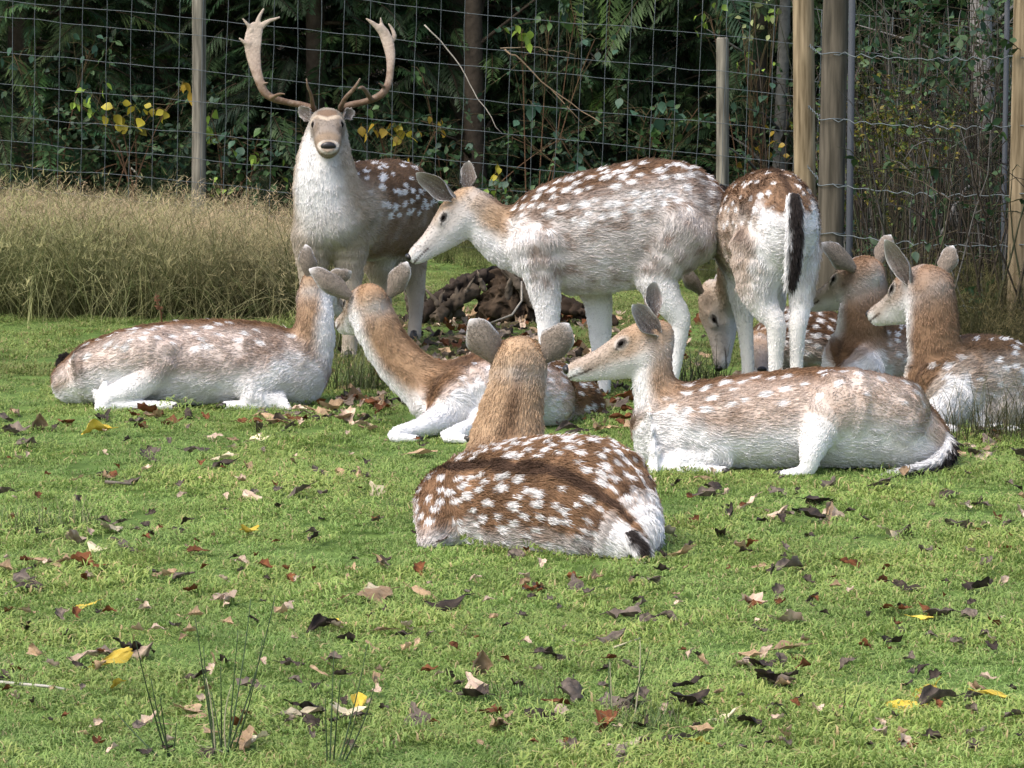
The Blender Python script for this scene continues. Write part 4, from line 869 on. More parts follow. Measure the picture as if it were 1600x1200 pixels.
B.leg([(150, 582, -.05, 48), (222, 556, -.12, 38), (254, 562, -.15, 27), (212, 604, -.17, 23), (158, 628, -.2, 12), (215, 634, -.2, 9), (272, 635, -.2, 7)], .02, w01=(.5, .66))
B.leg([(425, 582, -.08, 36), (392, 616, -.14, 21), (440, 628, -.14, 12), (395, 634, -.17, 9), (352, 635, -.17, 8)], .025)
B.add_tail([(118, 570, .0, 7, 7), (103, 561, .0, 7, 7), (95, 568, .0, 6, 5)], (-.3, 0, 1), .75, L=.012)
# --- doe lying left of centre, neck stretched up to the left, head turned away
Cd = Deer('doe lying with long outstretched neck, dark nape and white front knees on the grass', 11.7, 303, rearvb=.4, vb=.22, vw=.5, vs=.6, nspots=90, mottle=.45, stripe=.6, tan=np.array([.31, .20, .12]), flank=np.array([.57, .47, .41]), neckw=.62)
Cd.tube('torso', [(905, 650, .5, 46, 44, 34), (880, 630, .44, 66, 58, 50), (825, 620, .3, 76, 68, 58), (770, 617, .16, 78, 68, 60), (722, 622, .03, 66, 60, 58), (694, 634, -.06, 48, 46, 48)], UP)
Cd.tube('neck', [(705, 622, .0, 46, 46, 50), (658, 594, 0, 37, 38, 43), (616, 552, .02, 33, 33, 38), (588, 505, .03, 32, 33, 36), (578, 478, .04, 30, 30, 32)], (.75, -.25, .6), .05)
Cd.head((577, 466, .03), (528, 505, .30), (.0, -.1, 1), .30, 1.05)
Cd.ear((548, 462, .0), (484, 420, -.02), (-.25, 1, -.3), .034)
Cd.ear((608, 462, .02), (636, 410, .0), (.3, 1, .1), .034)
Cd.leg([(712, 622, -.04, 40), (694, 650, -.12, 27), (658, 668, -.22, 15), (622, 677, -.28, 11), (618, 684, -.31, 8), (650, 687, -.30, 7)], .03, w01=(.3, .55))
Cd.leg([(750, 640, .0, 30), (748, 664, -.16, 17), (722, 674, -.27, 14), (700, 683, -.31, 10), (728, 688, -.33, 8)], .02)
Cd.leg([(850, 625, .22, 54), (780, 604, .05, 46), (748, 612, -.03, 36), (772, 655, -.04, 20), (800, 676, -.02, 12), (760, 682, -.08, 8)], .014, w01=(.5, .7))
Cd.add_tail([(915, 640, .48, 10, 10), (925, 665, .45, 11, 10), (922, 685, .42, 7, 7)], (1, 0, .2), .4)
# --- curled doe in front, back to the camera
D = Deer('curled brown doe with bold white spots and dark spine stripe, back turned, lying alone', 9.12, 404, vb=.72, vw=1.2, vs=.93, nspots=300, spot=(.0075, .0135), gap=.0265, mottle=.3, stripe=.9, brown=np.array([.215, .125, .07]), tan=np.array([.42, .29, .18]), rump=1., hairs=76000, neckw=.8, hs=1.15, fringe=.6, rumptop=3, ru=.16, rumpw=1.3, shoulder=0)
D.tube('torso', [(992, 842, -.10, 48, 40, 42), (950, 812, -.02, 82, 66, 80), (885, 785, .06, 106, 84, 104), (808, 782, .15, 106, 84, 104), (738, 782, .24, 88, 70, 90), (704, 778, .33, 64, 52, 60)], [(.3, -.93, .25), (-.25, -.5, .95)])
D.tube('neck', [(786, 730, .34, 66), (794, 672, .38, 55), (805, 612, .41, 46), (812, 572, .42, 44)], (0, -1, .1), .04)
D.head((812, 556, .42), (806, 572, .74), (0, -.1, 1), .31, 1.25)
D.ear((774, 562, .40), (735, 500, .38), (-.1, 1, .1), .043)
D.ear((850, 562, .40), (890, 508, .38), (.1, 1, .1), .042)
D.tube('haunch', [(900, 775, .12, 92), (940, 775, .08, 84), (972, 820, .0, 62)], (0, -1, .4), .03)
D.tube('haunch', [(715, 800, .2, 70), (690, 830, .12, 40), (672, 850, .06, 18)], (0, -1, .4), .03)
D.add_tail([(984, 838, -.16, 13, 9), (1000, 858, -.19, 11, 8), (1006, 874, -.2, 7, 5)], (.5, -1, .3), .3, L=.022)
# --- standing doe, side on, facing left
E = Deer('standing doe in full side view with lowered head facing left, mottled grey white coat', 12.7, 505, vb=.27, vw=.92, vs=.46, face=.6, nspots=165, mottle=1.35, stripe=.5, spot=(.009, .0165), tan=np.array([.36, .25, .16]), flank=np.array([.60, .55, .52]), brown=np.array([.17, .10, .06]), neckw=.55, hairs=60000)
E.tube('torso', [(1113, 335, 0, 38, 42, 52), (1078, 335, 0, 60, 76, 80), (1020, 340, 0, 72, 90, 98), (950, 352, 0, 76, 89, 104), (885, 362, 0, 72, 82, 98), (838, 372, 0, 56, 66, 72), (812, 380, 0, 34, 40, 42)], UP)
E.tube('neck', [(845, 370, 0, 46, 50, 55), (802, 373, 0, 32, 39, 48), (766, 350, 0, 27, 36, 41), (740, 327, 0, 25, 31, 35)], (.2, 0, 1), .05)
E.head((727, 315, 0), (645, 394, -.03), (-.4, 0, 1), .30)
E.ear((708, 308, -.05), (650, 268, -.10), (-.5, -.9, -.1), .036)
E.ear((732, 296, .04), (733, 251, .04), (-.3, -.95, 0), .027)
E.leg([(845, 385, -.08, 50), (850, 440, -.1, 27), (856, 490, -.1, 19), (857, 535, -.1, 15), (858, 585, -.1, 10), (855, 612, -.1, 11), (853, 620, -.1, 11)], .03)
E.leg([(895, 400, .08, 40), (930, 455, .12, 24), (937, 505, .12, 19), (939, 545, .12, 15), (944, 590, .12, 10), (944, 606, .12, 10), (942, 612, .12, 10)], .03)
E.leg([(1058, 360, -.05, 62), (1024, 418, -.08, 37), (1038, 462, -.1, 25), (1061, 496, -.1, 17), (1060, 535, -.1, 12), (1052, 595, -.1, 8), (1048, 614, -.1, 10), (1045, 622, -.1, 10)], .03)
E.leg([(1062, 360, .06, 58), (1028, 418, .08, 34), (1040, 462, .1, 22), (1058, 495, .1, 15), (1056, 535, .1, 10), (1050, 590, .1, 8), (1048, 606, .1, 9), (1046, 612, .1, 9)], .03)
E.add_tail([(1122, 296, 0, 10, 10), (1136, 330, 0, 11, 10), (1138, 380, 0, 8, 7)], (1, 0, .2), .4)
# --- doe seen from behind, grazing
Fd = Deer('doe seen from behind with dark tail between white rump patches, grazing head down behind', 12.3, 606, vb=.42, vw=.8, vs=.52, nspots=110, mottle=.6, stripe=.8, flank=np.array([.52, .43, .36]), brown=np.array([.21, .13, .08]), rump=1., hairs=60000, legc=np.array([.72, .70, .68]), face=.35, rumpw=1.12, rumptop=.5, ru=.13, tan=np.array([.36, .28, .21]), earc=np.array([.36, .31, .26]))
Fd.tube('torso', [(1232, 356, -.10, 44, 48, 64), (1221, 350, .0, 60, 76, 84), (1205, 350, .18, 70, 86, 92), (1188, 354, .38, 76, 84, 92), (1174, 362, .56, 68, 74, 84), (1162, 370, .70, 48, 56, 60)], UP)
Fd.tube('neck', [(1168, 385, .62, 48), (1156, 430, .82, 36), (1142, 470, .92, 32), (1128, 470, .95, 28)], (-.5, 0, 1), .04)
Fd.head((1112, 462, .92), (1122, 578, .86), (-1, -.3, .1), .29)
Fd.ear((1098, 456, .84), (1060, 410, .80), (-.5, .8, -.4), .032)
Fd.ear((1120, 448, 1.0), (1150, 420, 1.1), (0, 1, 0), .03)
Fd.leg([(1196, 395, .0, 54), (1184, 445, -.02, 32), (1195, 480, -.03, 21), (1212, 507, -.05, 15), (1212, 560, -.04, 11), (1211, 615, -.04, 10), (1212, 630, -.05, 11), (1211, 639, -.06, 11)], .03, (0, -1, .1))
Fd.leg([(1248, 395, .0, 34), (1252, 445, -.02, 21), (1251, 480, -.03, 16), (1247, 508, -.05, 13), (1245, 560, -.04, 10), (1244, 615, -.04, 9), (1244, 630, -.05, 10), (1244, 639, -.06, 10)], .03, (0, -1, .1))
Fd.leg([(1165, 415, .5, 32), (1160, 460, .5, 20), (1164, 510, .5, 13), (1168, 560, .5, 10), (1169, 598, .5, 10), (1168, 612, .5, 10)], .03)
Fd.leg([(1205, 415, .55, 32), (1208, 460, .55, 20), (1210, 510, .55, 13), (1210, 560, .55, 10), (1211, 592, .55, 10), (1211, 606, .55, 10)], .03)
Fd.add_tail([(1240, 308, -.20, 10, 8), (1242, 345, -.235, 12, 9), (1241, 400, -.245, 12, 8), (1236, 445, -.235, 8, 6)], (.35, -1, 0), .34, L=.03)
# --- buck
G = Deer('buck with broad palmate antlers standing face on behind the does', 14.1, 707, vb=.5, vw=.95, vs=.55, nspots=100, mottle=.3, stripe=.6, brown=np.array([.13, .078, .045]), flank=np.array([.24, .165, .11]), tan=np.array([.40, .335, .26]), neckw=.73, chest=.0, front=1., shoulder=.1, headv=.58, buck=1, nape=.2, spot=(.010, .018), rump=.3, hairs=60000, legc=np.array([.42, .36, .29]))
G.tube('torso', [(642, 318, .85, 42, 46, 46), (622, 315, .68, 62, 66, 78), (590, 320, .42, 68, 70, 86), (555, 326, .18, 66, 70, 82), (528, 335, .02, 58, 62, 68), (516, 342, -.05, 46, 48, 50)], UP)
G.tube('neck', [(518, 338, -.02, 58, 52, 52), (509, 292, -.06, 51, 50, 46), (507, 250, -.06, 42, 42, 42), (510, 210, -.02, 32, 36, 30)], (.3, 1, .3), .05)
G.head((511, 188, -.02), (513, 226, -.30), (0, -.1, 1), .31, 1.15, True)
G.ear((488, 186, .0), (468, 168, .02), (-.3, -1, -.2), .026)
G.ear((537, 184, .0), (551, 172, .02), (.3, -1, -.2), .022)
G.leg([(492, 372, -.02, 36), (488, 420, -.02, 22), (488, 470, -.02, 16), (488, 520, -.02, 12), (487, 545, -.02, 12), (486, 556, -.03, 12)], .035, w01=(-.2, .1))
G.leg([(545, 376, .0, 34), (546, 420, .0, 21), (547, 470, .0, 16), (547, 520, .0, 12), (546, 545, .0, 12), (545, 556, -.01, 12)], .035, w01=(-.2, .1))
G.leg([(605, 350, .62, 54), (590, 395, .6, 32), (597, 440, .64, 18), (600, 480, .64, 12), (598, 515, .62, 11), (597, 530, .6, 11)], .03)
G.leg([(640, 350, .72, 46), (640, 395, .7, 30), (648, 440, .74, 18), (650, 480, .74, 12), (648, 510, .72, 11), (647, 524, .7, 11)], .03)
# --- two does lying at the right end, and one more behind them
I = Deer('brown naped doe lying below the grey pole, muzzle beside the rump of the grazing doe', 12.8, 808, vb=.36, vw=.8, vs=.6, nspots=110, mottle=.4, stripe=.8, brown=np.array([.15, .085, .045]), flank=np.array([.50, .41, .35]), tan=np.array([.235, .145, .088]), face=.15, neckw=.8)
I.tube('torso', [(1432, 580, .5, 42, 40, 36), (1410, 562, .42, 58, 54, 50), (1384, 555, .25, 64, 58, 58), (1354, 557, .1, 60, 56, 56), (1330, 568, .0, 46, 46, 46)], UP)
I.tube('neck', [(1346, 548, .04, 40, 40, 42), (1346, 505, .0, 36, 36, 36), (1350, 462, .0, 35, 36, 35), (1348, 428, .0, 33, 33, 32)], (1, -.25, .2), .04)
I.head((1350, 424, -.03), (1284, 458, .12), (0, -.1, 1), .31, 1.05)
I.ear((1336, 420, -.08), (1286, 378, -.11), (-.3, 1, -.3), .036)
I.ear((1372, 408, .06), (1392, 365, .1), (.3, 1, 0), .03)
I.leg([(1345, 575, -.06, 36), (1318, 600, -.12, 18), (1312, 612, -.16, 11), (1345, 616, -.14, 8)], .03, w01=(.6, .85))
J = Deer('doe lying half hidden in rough grass below the brown pole, both ears up', 11.75, 909, vb=.3, vw=.7, vs=.55, nspots=90, mottle=.5, stripe=.6, brown=np.array([.15, .09, .05]), flank=np.array([.44, .37, .31]), tan=np.array([.235, .145, .088]), face=.15, neckw=.8)
J.tube('torso', [(1660, 650, .55, 50, 46, 40), (1615, 622, .42, 74, 66, 60), (1562, 606, .26, 82, 78, 68), (1512, 602, .1, 78, 78, 70), (1472, 608, .0, 62, 64, 64), (1452, 624, -.05, 42, 46, 46)], UP)
J.tube('neck', [(1472, 590, .03, 44, 46, 46), (1460, 542, .0, 38, 40, 40), (1455, 490, .0, 38, 40, 38), (1452, 448, .0, 37, 37, 35)], (1, -.25, .2), .04)
J.head((1445, 438, .0), (1376, 480, .20), (0, -.1, 1), .325, 1.08)
J.ear((1424, 440, -.03), (1384, 372, -.05), (-.5, -.6, .0), .034)
J.ear((1474, 428, .03), (1488, 382, .06), (.3, 1, 0), .03)
J.leg([(1480, 625, -.06, 42), (1455, 655, -.14, 20), (1445, 668, -.2, 12), (1490, 674, -.18, 9)], .03, w01=(.5, .8))
J.leg([(1610, 640, .2, 50), (1550, 640, .02, 38), (1530, 668, -.06, 15), (1590, 676, -.06, 9)], .02, w01=(.55, .8))
K = Deer('dark brown spotted doe lying mostly hidden behind the legs of the grazing doe', 13.4, 1010, shoulder=0, vb=.5, vw=.9, vs=.8, nspots=150, mottle=.3, stripe=.8, brown=np.array([.12, .065, .035]), hairs=30000)
K.tube('torso', [(1306, 552, .2, 42, 38, 36), (1280, 535, .2, 54, 52, 52), (1240, 532, .2, 56, 52, 54), (1205, 545, .2, 44, 42, 42), (1192, 555, .2, 30)], UP)
K.tube('neck', [(1210, 550, .2, 34), (1188, 548, .12, 28), (1186, 540, .1, 26)], (0, 1, .3), .03)
K.head((1186, 540, .1), (1190, 572, -.12), (0, -.2, 1), .26)
K.ear((1200, 530, .12), (1216, 512, .2), (0, 1, 0), .03)
for d_ in (A, B, Cd, D, E, Fd, G, I, J, K): d_.build()
def antlers():
    def rows(pts): return [[*W(px, py, 14.1 + dY), a / 373, b / 373, b / 373] for px, py, dY, a, b in pts]
    hint = (0, -1, .2)
    # a = half width across the palm, b = half thickness
    left = [rows([(490, 170, .02, 6, 6), (470, 164, .03, 5.5, 5.5), (450, 160, .03, 5, 5), (428, 154, .02, 6, 5), (414, 145, .02, 6.5, 5), (406, 128, .03, 7.5, 4.5), (400, 108, .06, 9, 4), (396, 86, .09, 12, 3.5), (395, 66, .11, 14, 3), (398, 48, .13, 13, 2.8), (402, 38, .14, 9, 2.6)]),
            rows([(401, 42, .14, 5, 2.6), (405, 27, .15, 3.4, 2.5), (412, 14, .16, 1.8, 1.8)]), rows([(407, 42, .14, 6, 2.6), (420, 33, .14, 3.6, 2.4), (429, 30, .14, 2.6, 2), (437, 27, .14, 1.7, 1.6)]),
            rows([(393, 46, .13, 4, 2.5), (386, 37, .13, 3, 2), (379, 29, .13, 1.4, 1.4)]), rows([(390, 70, .1, 5, 2.6), (382, 66, .1, 3.4, 2.4), (374, 60, .1, 1.8, 1.8)]),
            rows([(489, 166, .0, 4, 4), (486, 148, -.1, 2.8, 2.8), (481, 135, -.13, 2.4, 2.4), (479, 123, -.14, 1.3, 1.3)]), rows([(425, 153, .0, 3.5, 3.5), (436, 147, -.06, 2.5, 2.5), (445, 147, -.09, 1.4, 1.4)]), rows([(410, 131, .03, 3, 3), (419, 129, 0, 1.2, 1.2)])]
    right = [rows([(533, 170, .02, 6, 6), (548, 164, .03, 5.5, 5.5), (566, 160, .03, 5, 5), (582, 155, .02, 5.5, 5), (598, 146, .02, 6, 5), (607, 130, .04, 6, 4.5), (610, 108, .08, 6, 5), (610, 86, .11, 8, 4), (606, 66, .13, 9.5, 3.4), (599, 50, .14, 8.5, 3), (592, 42, .14, 6, 2.8)]),
             rows([(594, 46, .14, 6, 2.6), (582, 36, .14, 3.6, 2.4), (572, 29, .14, 1.5, 1.5)]), rows([(598, 48, .14, 5, 2.6), (596, 38, .15, 3.4, 2.2), (595, 28, .15, 1.5, 1.5)]), rows([(608, 66, .15, 6, 2.6), (616, 58, .16, 4, 2.4), (613, 46, .17, 3, 2.2), (607, 37, .17, 1.5, 1.5)]),
             rows([(532, 168, .0, 4.2, 4.2), (540, 153, -.08, 3.6, 3.6), (554, 138, -.12, 3.2, 3.2), (563, 122, -.14, 1.4, 1.4)]), rows([(580, 156, .0, 4, 4), (573, 144, -.05, 3.6, 3.2), (566, 137, -.08, 3.4, 2.6), (559, 139, -.1, 1.5, 1.5)]), rows([(603, 138, .03, 3.2, 3.2), (592, 130, -.02, 1.4, 1.4)])]
    for rr in (left, right):
        V, Q = build_sdf([Tube('antler', r, hint, .008) for r in rr], .0042); 
        z = sm(1.05, 1.4, V[:, 2]); n = vnoise(V, 40, 5)
        c = mixc(np.broadcast_to(np.array([.13, .08, .048]), V.shape), np.broadcast_to(np.array([.36, .295, .235]), V.shape), np.clip(z + .22 * n + .15 * vnoise(V, 110, 8), 0, 1))
        o = obj('antler', mesh_np('antler', V - G.base, Q, col=c), M_antler, G.root)
antlers()
# ------------------------------------------------------------------ fallen leaves, rushes, small things on the lawn
ALLT = [(d_, [t for t in d_.tubes]) for d_ in (A, B, Cd, D, E, Fd, G, I, J, K)]
def clear(x, y, r=.03):
    P = np.array([[x, y, .03]])
    for d_, ts in ALLT:
        if abs(d_.base[0] - x) > 1.2 or abs(d_.base[1] - y) > 1.2: continue
        for t in ts:
            if ((P[0] > t.lo - .1) & (P[0] < t.hi + .1)).all() and t.eval(P)[0] < r: return False
    return True
FL = dict(dark=((.02, .015, .012), (.075, .055, .042)), grey=((.07, .056, .045), (.19, .15, .12)), tan=((.30, .2, .115), (.48, .34, .21)), pink=((.42, .3, .22), (.58, .46, .35)), yellow=((.55, .38, .03), (.66, .5, .1)), rust=((.10, .035, .014), (.19, .07, .025)), pale=((.5, .42, .27), (.68, .6, .42)))
FW = dict(dark='small blackened curled leaf lying on the lawn', grey='grey brown crumpled leaf lying on the lawn', tan='tan curled dry leaf lying on the lawn', pink='pinkish beige dry leaf lying on the lawn', yellow='small bright yellow leaf lying on the lawn', rust='rust brown leaf lying on the lawn', pale='small pale cream leaf lying on the lawn')
def fallen_mesh(col, seed):
    r = random.Random(seed); nu, nv = 8, 6; c0, c1 = np.array(FL[col][0]), np.array(FL[col][1]); V = []; C = []
    curl = r.uniform(.5, 2.4) * (1 if col not in ('yellow', 'pale') else .5) * (.8 if col in ('dark', 'grey') else 1); bend = r.uniform(-.6, .35); tw = r.uniform(-.8, .8); asp = r.uniform(.3, .5); ph = r.uniform(0, 6); lob = r.uniform(.05, .38); cr_ = r.uniform(.4, 1.2)
    for i in range(nu + 1):
        t = i / nu; hw = asp * math.sin(math.pi * min(.985, t ** .8 * .95 + .03)) ** .6 * (1 + lob * math.sin(t * 14 + ph))
        for j in range(nv + 1):
            v = j / nv * 2 - 1; th = v * curl * (.6 + .4 * math.sin(3 * t + ph)); R = hw / max(.3, curl) if curl > .3 else hw
            y = R * math.sin(th) if curl > .3 else hw * v; z = R * (1 - math.cos(th)) + cr_ * (.07 * math.sin(9 * t + 4 * v + ph) + .06 * math.sin(13 * v - 7 * t + 2 * ph) + .05 * r.uniform(-1, 1)) * hw * 2
            ct, st = math.cos(tw * (t - .5)), math.sin(tw * (t - .5)); y, z = y * ct - z * st, y * st + z * ct
            V.append([t - .5 + .04 * r.uniform(-1, 1), y + .03 * r.uniform(-1, 1), z + bend * .25 * ((t - .5) ** 2 * 4)]); m = abs(v) < .1; C.append((c0 + (c1 - c0) * r.random()) * (.8 if m else 1))
    Q = [[i * (nv + 1) + j, i * (nv + 1) + j + 1, (i + 1) * (nv + 1) + j + 1, (i + 1) * (nv + 1) + j] for i in range(nu) for j in range(nv)]
    V = np.array(V); V[:, 2] -= V[:, 2].min(); mb = MB(); mb.add(V, Q, None, np.array(C)); z0 = V[3][2]
    mb.tube([[-.5, 0, z0 + .01], [-.62, .02, z0 * .6 + .02], [-.74, .0, z0 * .4 + .02]], [.014, .012, .012], 4, c0 * .8, False)
    me = mb.mesh('fallen_leaf'); me.materials.append(M_leaf); return me
FM = {c: [fallen_mesh(c, i * 31 + len(c)) for i in range(6)] for c in FL}
nleaf = 0
def put_leaf(px, py, size, col, label=None, flat=.25, own=False, lift=.015):
    global nleaf
    Y = ground_Y(py); x = W(px, py, Y)[0]
    o = bpy.data.objects.new('fallen_leaf', random.choice(FM[col])); COL.objects.link(o); o.location = (x, Y, tz(x, Y) + lift)
    o.rotation_euler = (random.gauss(0, flat), random.gauss(0, flat), random.uniform(0, 6.28)); o.scale = (size,) * 3
    if random.random() < .45: o.rotation_euler[0] += math.pi; o.location[2] += size * .16
    tag(o, label or FW[col], 'leaf', None if own else 'fallen %s leaves on the lawn' % col); nleaf += 1
    return o
random.seed(99)
for px, py, size, col, lab in [(775, 1140, .1, 'tan', 'broad tan leaf folded over, beside a dark red brown leaf'), (950, 1137, .085, 'rust', 'dark red brown leaf standing on edge in the lawn'), (585, 942, .11, 'tan', 'long narrow tan leaf propped above the lawn'),
        (1293, 818, .13, 'tan', 'largest crumpled tan leaf, in front of the side-lying doe'), (405, 696, .09, 'pale', 'pale cream leaf alone in front of the doe with outstretched neck'), (492, 990, .05, 'yellow', 'orange yellow leaf under a curled brown leaf'), (1160, 118 + 740, .055, 'pale', 'pale green leaf just right of the tail of the curled doe'),
        (585, 775, .07, 'pale', 'cream leaf left of the curled doe'), (1170, 797, .085, 'pink', 'flat pinkish leaf below the side-lying doe'), (660, 716, .1, 'tan', 'tan leaf standing on edge by the shoulder of the curled doe'), (1330, 887, .07, 'rust', 'folded rusty leaf with a pale neighbour')]:
    if py == 858: px, py = 1048, 842
    put_leaf(px, py, size, col, lab, .35, True)
cols = ['dark'] * 9 + ['grey'] * 9 + ['tan'] * 5 + ['pink'] * 4 + ['yellow'] * 2 + ['rust'] * 3 + ['pale'] * 2
tries = 0
while nleaf < 232 and tries < 4000:
    tries += 1; py = random.uniform(655, 1195); px = random.uniform(-40, 1640)
    if px < 800 and random.random() < .25: continue
    Y = ground_Y(py); x = W(px, py, Y)[0]
    if not clear(x, Y, .05): continue
    put_leaf(px, py, random.uniform(.045, .105), random.choice(cols), flat=.3)
for cx, cy, sx, sy, n, pal in [(500, 655, 50, 14, 22, ['tan', 'tan', 'rust', 'grey', 'pink']), (225, 660, 50, 8, 12, ['tan', 'grey', 'rust', 'dark']), (560, 640, 30, 10, 8, ['tan', 'rust']), (1545, 705, 50, 14, 16, ['tan', 'pink', 'rust', 'grey']), (960, 665, 30, 14, 8, ['rust', 'tan', 'grey']), (30, 670, 26, 14, 6, ['tan', 'grey', 'dark']), (1250, 770, 120, 14, 12, ['dark', 'grey', 'tan'])]:
    for k in range(n * 3):
        if k >= n and nleaf >= 300: break
        px, py = random.gauss(cx, sx), random.gauss(cy, sy); Y = ground_Y(py); x = W(px, py, Y)[0]
        if clear(x, Y, .03): 
            put_leaf(px, py, random.uniform(.055, .12), random.choice(pal), flat=.3); n -= 1
        if n <= 0: break
def litter():
    vs = []
    for c in ('dark', 'grey', 'tan', 'rust', 'pink'):
        for q in range(2): vs.append(bpy.data.objects.new('litter_leaf', FM[c][q]))
    pts = []; r = np.random.default_rng(5)
    while len(pts) < 640:       # brown litter around the stump and under the far deer
        px, py = r.normal(790, 150), r.uniform(490, 640); Y = ground_Y(py); x = W(px, py, Y)[0]
        if clear(x, Y, .02): pts.append((x, Y, .01))
    for k in range(520):        # scraps all over the lawn
        py = r.uniform(650, 1190); px = r.uniform(-60, 1660); Y = ground_Y(py); pts.append((W(px, py, Y)[0], Y, .022))
    P = np.array(pts); P[:, 2] += terrain(P[:, 0], P[:, 1]); n = len(P); s = np.concatenate([r.uniform(.04, .10, 640), r.uniform(.02, .05, n - 640)])
    o = scatter('leaf_litter', vs, P, np.stack([r.normal(0, .4, n), r.normal(0, .4, n), r.uniform(0, 6.28, n)], -1), np.stack([s, s, s], -1), np.ones((n, 3)))
    tag(o, 'brown leaf litter and scraps scattered around the stump and lawn', 'leaf litter')
litter()
def rush_clump(label, stems, foot, dead=()):
    Y = ground_Y(foot[1]); c = W(foot[0], foot[1], Y); root = empty('rush_clump', c, label, 'rush', 'thin rush clumps on the lawn')
    for k, (bx, tx, ty, bend) in enumerate(list(stems) + list(dead)):
        b = W(bx, foot[1], Y) + np.array([0, random.uniform(-.03, .03), -.01]); t = W(tx, ty, Y + random.uniform(-.06, .06)); mb = MB(); m = (b + t) / 2 + np.array([bend, 0, .01])
        P = [(1 - q) ** 2 * b + 2 * q * (1 - q) * m + q * q * t for q in np.linspace(0, 1, 10)]; d = k >= len(stems)
        mb.tube(np.array(P) - c, np.linspace(.0021, .0008, 10), 5, (.4, .36, .24) if d else np.array([.035, .06, .025]) * random.uniform(.7, 1.6)); obj('stem', mb.mesh('stem'), M_rush, root)
rush_clump('tallest clump of thin dark rush stems with bleached stalks', [(338, 305, 965, .0), (340, 318, 1010, -.01), (352, 392, 935, .01), (350, 430, 930, .02), (355, 372, 985, 0), (345, 345, 1040, 0), (360, 410, 1000, .015), (348, 330, 1080, 0)], (345, 1185), [(335, 322, 1060, .01), (355, 362, 1070, -.02), (365, 310, 1165, .02)])
rush_clump('clump of four upright dark rush stems', [(515, 522, 1015, 0), (520, 532, 1060, .0), (525, 574, 1008, .01), (530, 585, 1070, .02), (512, 508, 1090, 0), (528, 560, 1100, .01)], (520, 1198))
rush_clump('sparse leaning rush stems with a bent dark tip', [(262, 212, 1000, -.01), (266, 250, 1090, 0), (268, 236, 1060, -.01), (270, 276, 1130, 0), (264, 180, 1110, -.02)], (265, 1190))
rush_clump('few short rush stems on the open right of the lawn', [(1318, 1322, 1075, 0), (1320, 1345, 1080, .005), (1316, 1300, 1110, 0), (1240, 1215, 1100, 0)], (1318, 1128))
rush_clump('pair of bent pale rush stems below the curled doe', [(960, 952, 1030, -.01), (975, 1015, 1015, .01)], (965, 1120), [(957, 953, 1035, 0), (990, 1000, 1000, .01)])
def tuft(label, px, py, n, h, spread, pal):
    Y = ground_Y(py); c = W(px, py, Y); root = empty('grass_tuft', c, label, 'grass tuft', 'longer grass tufts on the lawn'); mb = MB()
    for k in range(n):
        a = random.uniform(0, 6.28); r = spread * math.sqrt(random.random()); cc = np.array(random.choice(pal)); blade(mb, np.array([r * math.cos(a), r * math.sin(a) * .7, -.005]), random.uniform(0, 6.28), random.uniform(.02, .5), h * random.uniform(.4, 1.1), .0016, cc * .6, cc, 4, random.uniform(.1, .9))
    me = mb.mesh('blades'); me.materials.append(M_rush); o = obj('blades', me, None, root); o['kind'] = 'stuff'
GT = [(.08, .13, .03), (.12, .19, .05), (.2, .19, .09)]
tuft('longer tuft of coarse grass at the left edge of the lawn', 70, 830, 150, .14, .16, GT)
tuft('dark coarse grass tuft behind the dark red brown leaf', 1005, 1140, 90, .09, .08, GT)
tuft('small grass tuft near the scattered leaves left of the curled doe', 640, 800, 50, .08, .09, GT)
tuft('wispy grass tuft at the front middle of the lawn', 815, 1090, 50, .08, .1, GT)
tuft('rushy green tuft between the left doe and the doe with outstretched neck', 560, 610, 220, .26, .14, [(.07, .1, .03), (.16, .16, .07), (.1, .13, .04)])
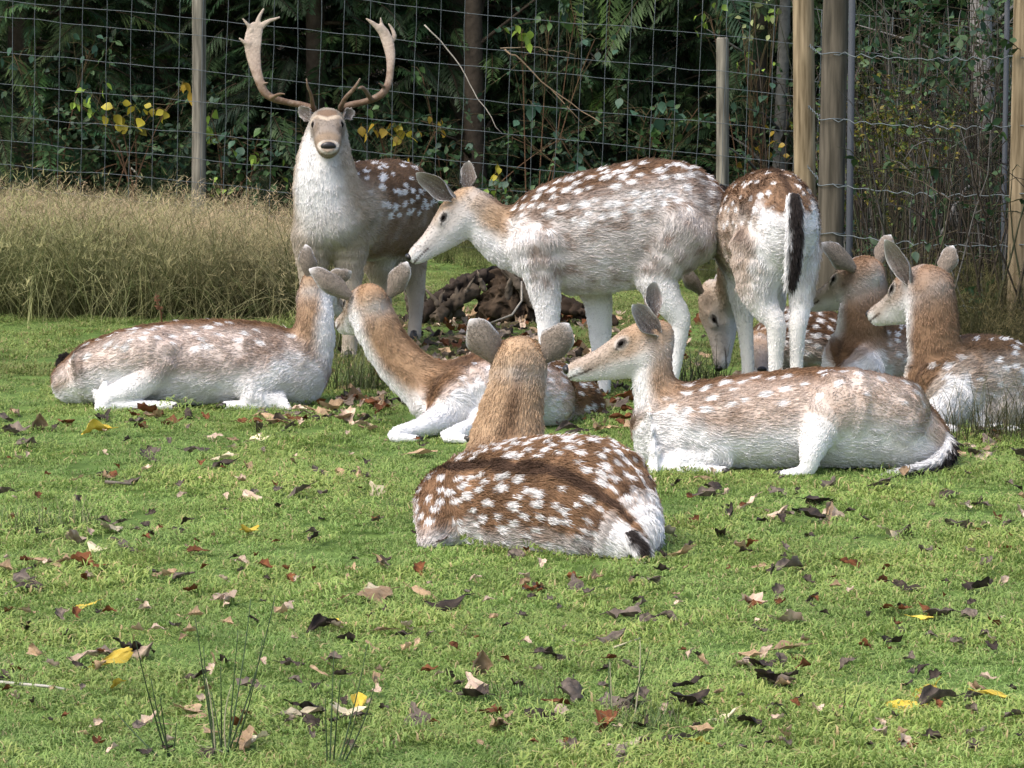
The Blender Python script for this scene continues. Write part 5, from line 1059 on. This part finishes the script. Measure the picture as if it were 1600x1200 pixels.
tuft('tall grass stems standing before the forelegs of the buck', 530, 548, 150, .50, .16, [(.14, .14, .06), (.28, .23, .12), (.1, .13, .045)])
tuft('dark rough grass in front of the flank of the half hidden doe', 1560, 690, 260, .30, .2, [(.05, .06, .025), (.12, .10, .05), (.08, .085, .03)])
tuft('dry grass wisps between the half hidden doe and her neighbour', 1478, 672, 90, .26, .1, [(.1, .09, .045), (.2, .16, .09)])
tuft('dark long grass under the belly of the standing doe', 1085, 600, 160, .22, .14, [(.035, .055, .02), (.08, .09, .035)])
def lone_stick(label, p, r, col):
    P = np.array([W(px, py, ground_Y(py)) for px, py in p]) + np.array([0, 0, .02]); mb = MB(); b = P[0].copy(); mb.tube(P - b, np.linspace(r, r * .6, len(P)), 6, col); o = obj('fallen_twig', mb.mesh('fallen_twig'), M_twig, None, b); tag(o, label, 'twig')
lone_stick('thin bleached twig lying at the left edge of the lawn', [(-20, 1078), (30, 1083), (70, 1086), (102, 1091)], .0045, (.38, .36, .31))
lone_stick('dark straight twig lying left on the lawn', [(165, 763), (205, 766)], .006, (.14, .12, .1))
lone_stick('pale straw twig on the lawn beside a crumpled grey leaf', [(960, 1025), (1000, 1010)], .0025, (.5, .45, .3))
leaf0 = bpy.data.objects.get('fallen_leaf')
# rusty dead frond standing behind the left doe
def frond():
    Y = 14.6; c = W(255, 505, Y); c[2] = 0; root = empty('dead_fern_frond', c, 'single rusty dead fern frond standing behind the back of the left doe', 'fern'); mb = MB(); P = np.array([c + [0, 0, 0], W(252, 490, Y), W(246, 470, Y), W(243, 458, Y)]) - c; mb.tube(P, [.004, .004, .003, .0015], 5, (.10, .045, .02)); obj('stem', mb.mesh('stem'), M_rush, root); mb = MB()
    for k in range(16): q = P[1] + (P[3] - P[1]) * random.random(); leaf_grid(mb, q, np.array([(-1) ** k * .8, random.gauss(0, .5), .4]), np.array([0, -1., .3]), .03 * random.uniform(.5, 1.2), .005, (.09, .04, .018), (.15, .065, .028), .2, 1.0, 3)
    o = obj('pinnae', mb.mesh('pinnae'), M_leaf, root); o['kind'] = 'stuff'
frond()
